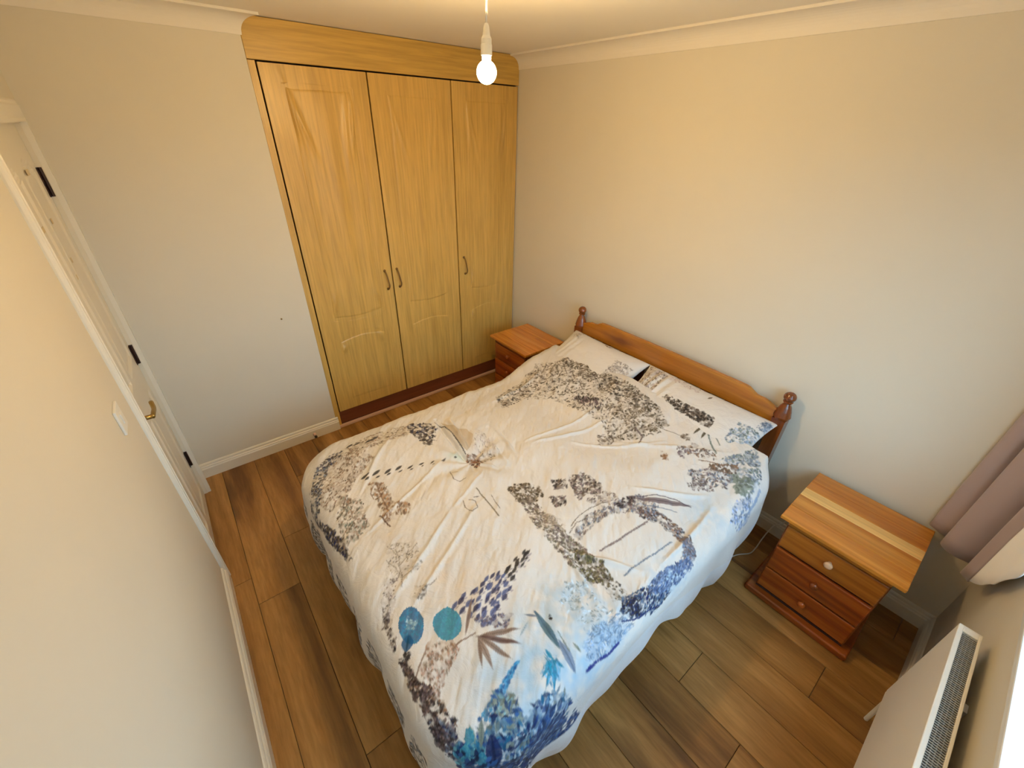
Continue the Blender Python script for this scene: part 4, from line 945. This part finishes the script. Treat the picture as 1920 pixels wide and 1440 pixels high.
 ('S',[(-1.531,-2.322),(-1.389,-2.358),(-1.36,-2.461),(-1.482,-2.451),(-1.594,-2.394)],340,0.024,0.004,[(0.3,0.42,0.58),(0.42,0.52,0.66)],None,61),
 ('S',[(-1.453,-2.147),(-1.37,-2.204),(-1.404,-2.343),(-1.531,-2.302),(-1.536,-2.204)],200,0.018,0.006,[(0.56,0.64,0.72),(0.5,0.6,0.7)],None,62),
 ('L',[(-1.609,-2.42),(-1.555,-2.425),(-1.507,-2.446),(-1.448,-2.451)],0.014,(0.05,0.08,0.38),0.003),
 ('L',[(-1.399,-2.394),(-1.326,-2.461),(-1.223,-2.497)],0.01,(0.05,0.1,0.3),0.003),
 ('L',[(-0.617,-2.431),(-0.534,-2.42),(-0.476,-2.4)],0.02,(0.5,0.58,0.74),0.004),
 ('S',[(-0.617,-2.348),(-0.529,-2.389),(-0.588,-2.482),(-0.661,-2.456),(-0.695,-2.389)],170,0.014,0.007,[(0.3,0.36,0.46),(0.45,0.52,0.7)],None,63),
]
def lin(c): return np.array(c)**1.5
class Print:
    """Paints flat print, daylight tint and fold shade into an array of colours laid out over sheet coordinates."""
    def __init__(self, a0, a1, na, b0, b1, nb, base):
        self.a = np.linspace(a0, a1, na); self.b = np.linspace(b0, b1, nb)
        self.C = np.ones((na, nb, 3))*np.array(base)
    def win(self, a0, a1, b0, b1):
        i0, i1 = np.searchsorted(self.a, (a0, a1)); j0, j1 = np.searchsorted(self.b, (b0, b1))
        return i0, i1, j0, j1
    def blend(self, i0, i1, j0, j1, al, col):
        s = self.C[i0:i1, j0:j1]; s += al[..., None]*(np.array(col)-s)
    def ell(self, p, q, w, col, al=.9):
        pa, pb = p; qa, qb = q; m = w+.004
        i0, i1, j0, j1 = self.win(min(pa, qa)-m, max(pa, qa)+m, min(pb, qb)-m, max(pb, qb)+m)
        if i1 <= i0 or j1 <= j0: return
        A, B = np.meshgrid(self.a[i0:i1], self.b[j0:j1], indexing='ij')
        L_ = math.hypot(qa-pa, qb-pb)+1e-6; ux, uy = (qa-pa)/L_, (qb-pb)/L_
        s = ((A-(pa+qa)/2)*ux+(B-(pb+qb)/2)*uy)/(L_/2); t = (-(A-(pa+qa)/2)*uy+(B-(pb+qb)/2)*ux)/(w/2)
        e = np.sqrt(s*s+(t*(1+.5*s*s))**2)
        edge = .0022/max(min(L_, w)/2, .002)
        v = np.clip((1-e)/edge+.5, 0, 1)*al
        self.blend(i0, i1, j0, j1, v, col)
    def line(self, pts, w, col, jit, rs):
        P = [np.array(p) for p in pts]
        for p, q in zip(P, P[1:]):
            n = max(1, int(np.hypot(*(q-p))/.004))
            for k in range(n):
                a_ = p+(q-p)*k/n+rs.randn(2)*jit*.35; b_ = p+(q-p)*(k+1.3)/n+rs.randn(2)*jit*.35
                d = (b_-a_); self.ell(tuple(a_-d*.2), tuple(b_+d*.2), w*(.7+.5*rs.rand()), col, .8)
    def poly_mask(self, poly, A, B):
        ins = np.zeros(A.shape, bool); n = len(poly)
        for k in range(n):
            (x0, y0), (x1, y1) = poly[k], poly[(k+1) % n]
            c = ((y0 > B) != (y1 > B))
            with np.errstate(divide='ignore', invalid='ignore'):
                ins ^= c & (A < (x1-x0)*(B-y0)/((y1-y0) if y1 != y0 else 1e-9)+x0)
        return ins
    def fill(self, poly, col, al, speck=None):
        P = np.array(poly); i0, i1, j0, j1 = self.win(P[:, 0].min(), P[:, 0].max(), P[:, 1].min(), P[:, 1].max())
        if i1 <= i0 or j1 <= j0: return
        A, B = np.meshgrid(self.a[i0:i1], self.b[j0:j1], indexing='ij')
        m = self.poly_mask(poly, A, B).astype(float)*al
        self.blend(i0, i1, j0, j1, m, col)
        if speck is not None:
            n = np.clip(vnoise(A*230, B*230)*.9+vnoise(A*110, B*110)*.5+.2, 0, 1)
            self.blend(i0, i1, j0, j1, m*n, speck)
    def foliage(self, poly, n, l, w, cols, ang, rs):
        P = np.array(poly); lo, hi = P.min(0), P.max(0); k = 0; tries = 0
        i0, i1, j0, j1 = self.win(lo[0]-.02, hi[0]+.02, lo[1]-.02, hi[1]+.02)
        if i1 > i0 and j1 > j0:
            A, B = np.meshgrid(self.a[i0:i1], self.b[j0:j1], indexing='ij')
            wx = A+.012*vnoise(A*45+3, B*45); wy = B+.012*vnoise(A*45, B*45+8)
            m = self.poly_mask(poly, wx, wy)*np.clip(.34+.40*vnoise(A*38, B*38)+.60*vnoise(A*110, B*110), 0, .8)
            dens = min(1.0, n*l*w*.5/max(1e-5, (hi[0]-lo[0])*(hi[1]-lo[1])*.6))
            self.blend(i0, i1, j0, j1, m*(.35+.65*dens), lin(np.mean(cols, 0))*1.1)
        n = int(n*1.25)
        while k < n and tries < n*8:
            m = 256; tries += m
            pts = lo+(hi-lo)*rs.rand(m, 2)
            ok = self.poly_mask(poly, pts[:, 0], pts[:, 1])
            # clumping so that ground shows through
            ok &= (.7*vnoise(pts[:, 0]*70, pts[:, 1]*70)+.6*vnoise(pts[:, 0]*140+5, pts[:, 1]*140) > -.22+.3*rs.rand(m))
            for p in pts[ok]:
                th = 4.5*vnoise(np.array(p[0]*22), np.array(p[1]*22))+rs.randn()*.5 if ang is None else ang+rs.randn()*.35
                ll = l*(.5+.8*rs.rand())*.80; ww = w*(.6+.7*rs.rand())*1.0
                d = np.array([math.cos(th), math.sin(th)])*ll/2
                c = lin(cols[rs.randint(len(cols))])*(.5+1.1*rs.rand()**1.5)
                self.ell(tuple(p-d), tuple(p+d), ww, c, .62+.35*rs.rand())
                k += 1
                if k >= n: break
    def run(self, motifs):
        rs = np.random.RandomState(3)
        for mo in motifs:
            t = mo[0]
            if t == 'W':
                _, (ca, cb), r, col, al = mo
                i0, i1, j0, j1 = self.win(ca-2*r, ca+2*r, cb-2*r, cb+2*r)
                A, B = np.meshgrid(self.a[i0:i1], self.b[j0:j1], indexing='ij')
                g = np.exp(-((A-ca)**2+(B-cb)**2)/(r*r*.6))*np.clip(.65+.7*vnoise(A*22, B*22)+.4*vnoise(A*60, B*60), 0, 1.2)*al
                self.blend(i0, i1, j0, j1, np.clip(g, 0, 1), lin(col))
            elif t == 'L': self.line(mo[1], mo[2], lin(mo[3])*.8, mo[4], rs)
            elif t == 'F':
                c = lin(mo[4]); p, q = mo[1], mo[2]
                self.ell(p, q, mo[3], c, .92)
                self.ell(p, q, mo[3]*.18, c*.55, .8)
            elif t == 'D': self.fill(mo[1], lin(mo[2]), .92, lin(mo[3]))
            elif t == 'P': self.fill(mo[1], lin(mo[2]), mo[3])
            elif t == 'S': self.foliage(mo[1], mo[2], mo[3], mo[4], mo[5], mo[6], np.random.RandomState(mo[7]))
def cloth_obj(name, X, Y, Z, C, mat):
    na, nb = X.shape
    co = np.stack([X, Y, Z], -1).reshape(-1, 3).astype(np.float32)
    idx = np.arange(na*nb).reshape(na, nb)
    q = np.stack([idx[:-1, :-1], idx[1:, :-1], idx[1:, 1:], idx[:-1, 1:]], -1).reshape(-1, 4)
    me = bpy.data.meshes.new(name)
    me.vertices.add(len(co)); me.vertices.foreach_set('co', co.ravel())
    me.loops.add(q.size); me.loops.foreach_set('vertex_index', q.ravel().astype(np.int32))
    me.polygons.add(len(q)); me.polygons.foreach_set('loop_start', np.arange(0, q.size, 4, dtype=np.int32))
    me.polygons.foreach_set('loop_total', np.full(len(q), 4, dtype=np.int32))
    me.polygons.foreach_set('use_smooth', np.ones(len(q), dtype=bool))
    me.update(); me.validate()
    at = me.color_attributes.new('print', 'FLOAT_COLOR', 'POINT')
    rgba = np.ones((na*nb, 4), np.float32); rgba[:, :3] = C.reshape(-1, 3); at.data.foreach_set('color', rgba.ravel())
    return new_obj(name, me, mat)

CLOTH = (.66, .64, .63)
NA, NB = 690, 700
pr = Print(A0, A1, NA, B0, B1, NB, CLOTH)
Ag, Bg = np.meshgrid(pr.a, pr.b, indexing='ij')
pr.C *= (1+.03*fbm(Ag*3, Bg*3, 3))[..., None]
# sides and foot that hang out of sight carry the same kind of print
rsx = np.random.RandomState(8)
for k in range(9):
    yy = -.80-k*.17
    pr.foliage([(-2.42, yy), (-2.42, yy-.12), (-2.20, yy-.12), (-2.20, yy)], 120, .03, .009, [(.26,.22,.19), (.10,.09,.09), (.30,.36,.46)], 1.2+rsx.rand(), rsx)
for k in range(8):
    xx = -.4-k*.2
    pr.foliage([(xx, -.52), (xx-.12, -.52), (xx-.12, -.72), (xx, -.72)], 90, .03, .009, [(.26,.22,.19), (.50,.46,.42)], .4+rsx.rand(), rsx)
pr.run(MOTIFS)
# plain pale hem band of the reverse along the near side
hem = sst(-2.585, -2.60, Bg)*sst(-1.9, -1.8, Ag)
pr.C = pr.C*(1-hem[..., None])+np.array((.66, .68, .72))*hem[..., None]
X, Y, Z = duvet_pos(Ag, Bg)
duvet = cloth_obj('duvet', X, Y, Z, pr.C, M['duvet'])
md = duvet.modifiers.new('thick', 'SOLIDIFY'); md.thickness = .016; md.offset = -1; md.use_quality_normals = False
tag(duvet, 'rumpled cream duvet printed with grey trees and blue flowers, spread over the bed', 'duvet')

# ---- pillows ----
def pillow(yc, hw, gathers, motifs, label, seed):
    na, nb = 150, 220
    u = np.linspace(-1, 1, na); v = np.linspace(-1, 1, nb)
    U, V = np.meshgrid(u, v, indexing='ij')
    prof = (np.clip(1-np.abs(U)**2.6, 0, 1)*np.clip(1-np.abs(V)**3.5, 0, 1))**.5
    hl = .215
    pinch = 1-.05*(1-np.abs(U)**2)*(np.abs(V) > .6)*(np.abs(V)-.6)/.4
    px = U*hl*(1-.06*(1-V*V)*(np.abs(U)))
    py = V*hw*pinch*(1+.03*np.abs(U)**2)
    h = .066*prof
    g = gathers*np.exp(-((V-gathers and (V-.72) or 0)/.22)**2) if False else 0
    wr_ = .006*np.sin(V*42+U*3+seed)*np.exp(-((V-.70)/.28)**2)*gathers + .003*fbm(U*3+seed, V*4, 3)
    C = np.ones((na, nb, 3))*np.array(CLOTH)*1.03
    p = Print(-hl, hl, na, -hw, hw, nb, np.array(CLOTH)*1.04)
    p.run(motifs)
    th = math.radians(24)
    def place(z):
        x2 = px*math.cos(th)-z*math.sin(th); z2 = px*math.sin(th)+z*math.cos(th)
        return x2-.282, py+yc, z2+.622
    X1, Y1, Z1 = place(h+wr_*prof); X2, Y2, Z2 = place(-h*.85)
    # closed shell: top sheet and bottom sheet joined at the rim
    XA = np.concatenate([X1, X2[::-1][1:]], 0); YA = np.concatenate([Y1, Y2[::-1][1:]], 0); ZA = np.concatenate([Z1, Z2[::-1][1:]], 0)
    CA = np.concatenate([p.C, p.C[::-1][1:]], 0)
    o = cloth_obj('pillow', XA, YA, ZA, CA, M['duvet'])
    tag(o, label, 'pillow', 'pillows against the headboard')
    return o
GBc = (.26,.22,.19); LGc = (.50,.46,.42)
def quad(a0, a1, b0, b1): return [(a0, b0), (a1, b0), (a1, b1), (a0, b1)]
pillow(-1.175, .315, .3, [('S', quad(.12, .20, .20, .27), 16, .02, .006, [GBc, LGc], None, 3), ('S', quad(-.06, .10, -.29, -.16), 170, .018, .006, [LGc, (.45,.43,.45)], None, 4),
    ('S', quad(-.2, -.06, -.29, .1), 220, .02, .006, [GBc, LGc], None, 5), ('S', quad(.17, .19, -.05, 0), 8, .02, .007, [GBc], None, 6)],
    'cream pillow nearest the wardrobe, smooth with a small grey sprig', 1)
pillow(-1.885, .375, 1.0, [('S', quad(-.02, .20, .22, .36), 150, .022, .007, [GBc, LGc, (.55,.50,.55)], .3, 7), ('S', quad(-.03, .035, -.16, .14), 330, .020, .009, [(.08,.07,.07), GBc], None, 8),
    ('S', quad(-.2, .10, -.37, -.25), 300, .018, .008, [(.30,.36,.46), (.45,.52,.62), (.33,.38,.36)], None, 9), ('F', (.14, -.05), (.17, -.06), .012, (.25,.20,.15)),
    ('S', quad(.12, .19, -.37, -.33), 40, .02, .008, [(.30,.36,.46)], None, 10), ('S', quad(.15, .20, 0, .2), 16, .02, .006, [(.5,.4,.4)], None, 11)],
    'cream pillow nearest the curtain, gathered creases and blue-grey print at its corner', 2)

# ============================ bedside cabinets ============================
def bedside(x0, x1, y0, y1, h, label, tones, open2, knobmat, front, xoff=0):
    """front faces -x; x0 is the front edge of the top."""
    t = empty('bedside_cabinet', label, 'bedside cabinet', ((x0+x1)/2, (y0+y1)/2, 0), 'pine bedside cabinets')
    def pl_(o, lab=None):
        o.parent = t; o.matrix_parent_inverse = Matrix.Translation(-Vector(t.location))
        if lab: o['label'] = lab
        return o
    tt = .019; fx = x0+.030
    widths = [w for w, _ in tones]; s = sum(widths); xx = x1
    for w, mt_ in tones:
        ww = (x1-x0)*w/s
        pl_(box('top_board', xx-ww+.0004, xx-.0004, y0, y1, h-tt, h, mt_, bevel=.0022 if (xx < x1-.001 and xx-ww > x0+.001) else .0035))
        xx -= ww
    ya, yb = y0+.034, y1-.034
    pl_(box('side_panel', fx, x1-.012, ya, ya+.016, .052, h-tt-.0005, M['pine_dark'], bevel=.001))
    pl_(box('side_panel', fx, x1-.012, yb-.016, yb, .052, h-tt-.0005, M['pine_dark'], bevel=.001))
    pl_(box('gap_shade_sheet', fx+.0145, fx+.0165, ya+.0165, yb-.0165, .053, h-tt-.04, M['dark']))  # dark sheet behind the drawers, gap shade put into its colour
    pl_(box('back_panel', x1-.020, x1-.012, ya+.016, yb-.016, .052, h-tt-.0005, M['dark']))
    pl_(box('cornice_rail', fx-.006, fx+.012, ya+.001, yb-.001, h-tt-.034, h-tt-.0005, front[0], bevel=.006, seg=3))
    bm = bmesh.new()
    add_box(bm, x0, x1-.008, y0, y1, .001, .038)
    pl_(bm_obj('base_plinth', bm, M['pine_front'], bevel=.010, seg=3), 'projecting moulded base')
    pl_(box('base_board', fx+.004, x1-.02, ya+.001, yb-.001, .0385, .0515, M['dark']))  # dark strip below the lowest drawer, gap shade put into its colour
    zz = [(.352, h-tt-.037), (.205, .341), (.062, .192)]
    for k, (za, zb) in enumerate(zz):
        off = open2 if k == 1 else 0
        d = pl_(box('drawer', fx-.006-off, fx+.014-off, ya+.004, yb-.004, za, zb, front[k], bevel=.005, seg=3))
        bm = bmesh.new()
        add_box(bm, fx+.0170-off*0, x1-.03-off, ya+.02, ya+.03, za+.01, zb-.03); add_box(bm, fx+.0170-off*0, x1-.03-off, yb-.03, yb-.02, za+.01, zb-.03)
        add_box(bm, fx+.0170-off*0, x1-.03-off, ya+.03, yb-.03, za+.01, za+.018)
        b_ = bm_obj('drawer_box', bm, M['pine_dark']); b_.parent = d
        bm = bmesh.new()
        kz = (za+zb)/2+.012; r = .016
        prof = [(.007, -.002), (.008, .006), (.007, .010), (.014, .014), (.0165, .020), (.0155, .026), (.010, .031), (.002, .0325)]
        add_lathe(bm, prof, (fx-.006-off, (ya+yb)/2, kz), 20, '-x')
        kn = bm_obj('knob', bm, knobmat[k], smooth=True); kn.parent = d
        if k == 0 and knobmat[0] is M['knob_pale']: kn['label'] = 'pale bare wood knob'
    return t
bedside(-.476, -.036, -2.952, -2.506, .5365, 'pine bedside cabinet between the bed and the curtain, pale strip along its top', [(.215, M['pine_y']), (.165, M['pine_y']), (.155, M['pine_pale']), (.235, M['pine_y']), (.23, M['pine_y'])],
        .005, [M['knob_pale'], M['pine_front'], M['pine_front']], [M['pine_amber'], M['pine_front'], M['pine_front']])
red = M['pine_front']
bedside(-.434, -.034, -.697, -.251, .5365, 'small orange-red pine bedside cabinet in the corner beside the wardrobe', [(.3, M['pine_y']), (.3, M['pine_y']), (.2, M['pine_y']), (.2, M['pine_y'])],
        0, [red, red, red], [red, red, red])

# ============================ radiator ============================
rd = empty('radiator', 'cream panel radiator with grey top grille under the window', 'radiator', (-1.2, -3.08, .23))
def rl(o, lab=None):
    o.parent = rd; o.matrix_parent_inverse = Matrix.Translation(-Vector(rd.location))
    if lab: o['label'] = lab
    return o
rx0, rx1, ry0, ry1, rz0, rz1 = -1.764, -.664, -3.108, -3.056, .228, .690
rl(box('front_panel', rx0+.003, rx1-.003, ry1-.006, ry1, rz0, rz1-.012, M['radiator'], bevel=.0025))
rl(box('back_panel', rx0+.003, rx1-.003, ry0+.001, ry0+.006, rz0, rz1-.012, M['radiator'], bevel=.001))
for xa in (rx0, rx1-.003): rl(box('end_cover', xa, xa+.003, ry0, ry1, rz0+.01, rz1, M['radiator'], bevel=.001))
bm = bmesh.new()
add_box(bm, rx0+.003, rx1-.003, ry1-.011, ry1+.001, rz1-.012, rz1); add_box(bm, rx0+.003, rx1-.003, ry0, ry0+.007, rz1-.012, rz1)
add_box(bm, rx1-.026, rx1-.003, ry0+.007, ry1-.011, rz1-.012, rz1); add_box(bm, rx0+.003, rx0+.026, ry0+.007, ry1-.011, rz1-.012, rz1)
rl(bm_obj('top_frame', bm, M['radiator'], bevel=.0015))
bm = bmesh.new()
xx = rx0+.030
while xx < rx1-.028:
    add_box(bm, xx, xx+.0032, ry0+.007, ry1-.011, rz1-.008, rz1-.003); xx += .0075
for q in (.25, .5, .75):
    yy = ry0+.007+q*(.034); add_box(bm, rx0+.026, rx1-.026, yy-.001, yy+.001, rz1-.0095, rz1-.0045)
o = rl(bm_obj('top_grille', bm, M['grille']), 'grey slotted grille'); o['kind'] = 'stuff'
bm = bmesh.new()
xx = rx0+.03
while xx < rx1-.05:
    add_box(bm, xx, xx+.018, ry0+.007, ry0+.0075+.006, rz0+.04, rz1-.03); add_box(bm, xx+.018, xx+.0186, ry0+.0135, ry1-.007, rz0+.04, rz1-.03); xx += .036
o = rl(bm_obj('convector_fins', bm, M['rad_dark'])); o['kind'] = 'stuff'
for xa in (-1.55, -.90):
    rl(box('wall_bracket', xa, xa+.03, -L+.0005, ry0+.001, .30, .62, M['radiator'], bevel=.001))
bm = bmesh.new()
vx, vy, vz = -.640, -3.080, .262
add_tube(bm, [(rx1, vy, vz), (vx+.008, vy, vz)], .009, 12)
add_lathe(bm, [(.013, vz-.035), (.014, vz-.02), (.014, vz+.012), (.011, vz+.016)], (vx, vy, 0), 16)
add_lathe(bm, [(.016, vz+.016), (.017, vz+.030), (.015, vz+.048), (.010, vz+.052)], (vx, vy, 0), 16)
add_tube(bm, [(vx, vy, vz-.03), (vx, vy, .0)], .0075, 12)
rl(bm_obj('valve', bm, M['plastic'], smooth=False), 'white valve with pipe to the floor')

# ============================ curtain ============================
cu = empty('curtain', 'mauve-taupe curtain in deep folds at window side, beside right wall', 'curtain', (-.18, -3.03, .55))
def cl_(o, lab=None):
    o.parent = cu; o.matrix_parent_inverse = Matrix.Translation(-Vector(cu.location))
    if lab: o['label'] = lab
    return o
def sheet_strip(name, plan, zb, mat, ztop=2.16, nz=26, th=.004):
    P = smooth_pts([(p[0], p[1], 0) for p in plan], 8)
    Q = smooth_pts([(z, 0, 0) for z in zb], 8)
    n = min(len(P), len(Q)); bm = bmesh.new(); rows = []
    cxm = sum(p.x for p in P)/n; cym = -3.06
    for j in range(nz+1):
        s = j/nz; row = []
        for i in range(n):
            z = Q[i].x+(ztop-Q[i].x)*s
            g = 1-.30*s*s
            x_ = P[i].x+.006*math.sin(z*7+i*.3)*(1-s); y_ = cym+(P[i].y-cym)*g
            row.append(bm.verts.new((min(x_, -.006), max(y_, -3.124), z)))
        rows.append(row)
    for a, b in zip(rows, rows[1:]):
        for i in range(n-1): bm.faces.new((a[i], a[i+1], b[i+1], b[i]))
    o = bm_obj(name, bm, mat, smooth=True)
    m = o.modifiers.new('thick', 'SOLIDIFY'); m.thickness = th; m.offset = 0
    return cl_(o)
plan = [(-.010, -2.925), (-.034, -2.930), (-.056, -2.965), (-.046, -3.010), (-.016, -3.050), (-.020, -3.085), (-.062, -3.060), (-.085, -2.990), (-.118, -2.978), (-.156, -3.020), (-.150, -3.075), (-.110, -3.112), (-.150, -3.116), (-.205, -3.085), (-.232, -3.055), (-.268, -3.080)]
sheet_strip('fabric_folds', plan, [.55]*16, M['curtain'])
plan2 = [(-.268, -3.080), (-.31, -3.100), (-.36, -3.104), (-.42, -3.098), (-.47, -3.104), (-.52, -3.100)]
sheet_strip('lining', plan2, [.565, .60, .66, .72, .79, .86], M['lining']) ['label'] = 'pale lining turned towards the room'
bm = bmesh.new(); add_tube(bm, [(-2.35, -3.06, 2.19), (-.03, -3.06, 2.19)], .012, 14)
pole = bm_obj('curtain_pole', bm, M['upvc'], smooth=True); tag(pole, 'white curtain pole above the window', 'curtain pole')
for xb in (-2.2, -.3):
    bm = bmesh.new(); add_tube(bm, [(xb, -3.0605, 2.19), (xb, -L, 2.19)], .008, 10); add_lathe(bm, [(.02, 0), (.02, .006)], (xb, -L, 2.19), 14, 'y')
    o = bm_obj('bracket', bm, M['upvc']); o.parent = pole

# ============================ pendant lamp ============================
pn = empty('pendant_lamp', 'bare glowing bulb on a white flex hanging from the ceiling', 'lamp', (BULB.x, BULB.y, H))
def pl2(o, lab=None):
    o.parent = pn; o.matrix_parent_inverse = Matrix.Translation(-Vector(pn.location))
    if lab: o['label'] = lab
    return o
bx, by, bz = BULB
bm = bmesh.new(); add_lathe(bm, [(.045, H-.0005), (.044, H-.012), (.030, H-.022), (.010, H-.028), (.005, H-.034)], (bx, by, 0), 24)
pl2(bm_obj('ceiling_rose', bm, M['plastic'], smooth=False))
bm = bmesh.new(); add_tube(bm, [(bx, by, H-.03), (bx+.001, by, H-.1), (bx, by, bz+.09)], .0032, 10)
pl2(bm_obj('flex', bm, M['plastic'], smooth=True))
bm = bmesh.new(); add_lathe(bm, [(.005, bz+.112), (.008, bz+.105), (.011, bz+.085), (.015, bz+.078), (.015, bz+.066), (.0165, bz+.064), (.0165, bz+.040), (.014, bz+.038)], (bx, by, 0), 24)
pl2(bm_obj('lamp_holder', bm, M['plastic'], smooth=False))
bm = bmesh.new()
prof = [(.0125, bz+.040), (.013, bz+.030)]
for k in range(1, 13):
    t = math.pi*(.80-.80*k/12)
    prof.append((max(.0005, .030*math.sin(t)), bz-.004+.030*math.cos(t)*-1*-1))
prof = [(.0125, bz+.042), (.0135, bz+.034)]
for k in range(0, 13):
    t = .45+(math.pi-.45)*k/12
    prof.append((max(.0006, .030*math.sin(t)), bz+.030*math.cos(t)))
add_lathe(bm, prof, (bx, by, 0), 28)
em, ent, eb = mat_base('glowing_bulb', (1, 1, 1), .3)
eb.inputs['Emission Color'].default_value = (1.0, .80, .50, 1); eb.inputs['Emission Strength'].default_value = 14
bo = pl2(bm_obj('light_bulb', bm, em, smooth=True)); bo.visible_shadow = True

# ============================ small things ============================
sw = empty('light_switch', 'white square light switch on the left wall beside the door', 'light switch', (-W, -1.13, 1.14))
def sl(o): o.parent = sw; o.matrix_parent_inverse = Matrix.Translation(-Vector(sw.location)); return o
sl(box('plate', -W+.0003, -W+.008, -1.173, -1.087, 1.097, 1.183, M['plastic'], bevel=.002))
sl(box('rocker', -W+.008, -W+.012, -1.142, -1.118, 1.123, 1.157, M['plastic'], bevel=.001))

ds = empty('door_stop', 'small door stop with black tip on the skirting left of the wardrobe', 'door stop', (-1.832, -.019, .035))
def dl(o, lab=None):
    o.parent = ds; o.matrix_parent_inverse = Matrix.Translation(-Vector(ds.location))
    if lab: o['label'] = lab
    return o
bm = bmesh.new(); add_lathe(bm, [(.012, .019), (.009, .026), (.007, .036), (.0075, .048)], (0, 0, 0), 16, 'y')
bmesh.ops.scale(bm, vec=(1, -1, 1), verts=bm.verts); bmesh.ops.translate(bm, vec=(-1.832, 0, .035), verts=bm.verts)
dl(bm_obj('stem', bm, M['bead'], smooth=False))
bm = bmesh.new(); add_lathe(bm, [(.009, .048), (.010, .052), (.009, .060), (.005, .063)], (0, 0, 0), 16, 'y')
bmesh.ops.scale(bm, vec=(1, -1, 1), verts=bm.verts); bmesh.ops.translate(bm, vec=(-1.832, 0, .035), verts=bm.verts)
dl(bm_obj('rubber_tip', bm, M['black_rubber'], smooth=False), 'black rubber tip')

bm = bmesh.new(); add_lathe(bm, [(.002, 0), (.002, .010), (.005, .011), (.005, .013), (.001, .0135)], (0, 0, 0), 12, 'y')
bmesh.ops.scale(bm, vec=(1, -1, 1), verts=bm.verts); bmesh.ops.translate(bm, vec=(-1.83, 0, .927), verts=bm.verts)
tag(bm_obj('wall_screw', bm, M['bronze']), 'tiny screw head sticking out of the wall left of the wardrobe', 'screw')

bm = bmesh.new()
add_tube(bm, smooth_pts([(-.62, -2.20, .004), (-.50, -2.33, .004), (-.421, -2.364, .004), (-.32, -2.396, .004), (-.254, -2.434, .004), (-.196, -2.439, .004), (-.109, -2.435, .02), (-.028, -2.44, .06), (-.024, -2.47, .11), (-.010, -2.49, .16)], 8), .0032, 8)
tag(bm_obj('power_cord', bm, M['plastic'], smooth=True), 'thin white cord running from under the bed to the skirting', 'cord')
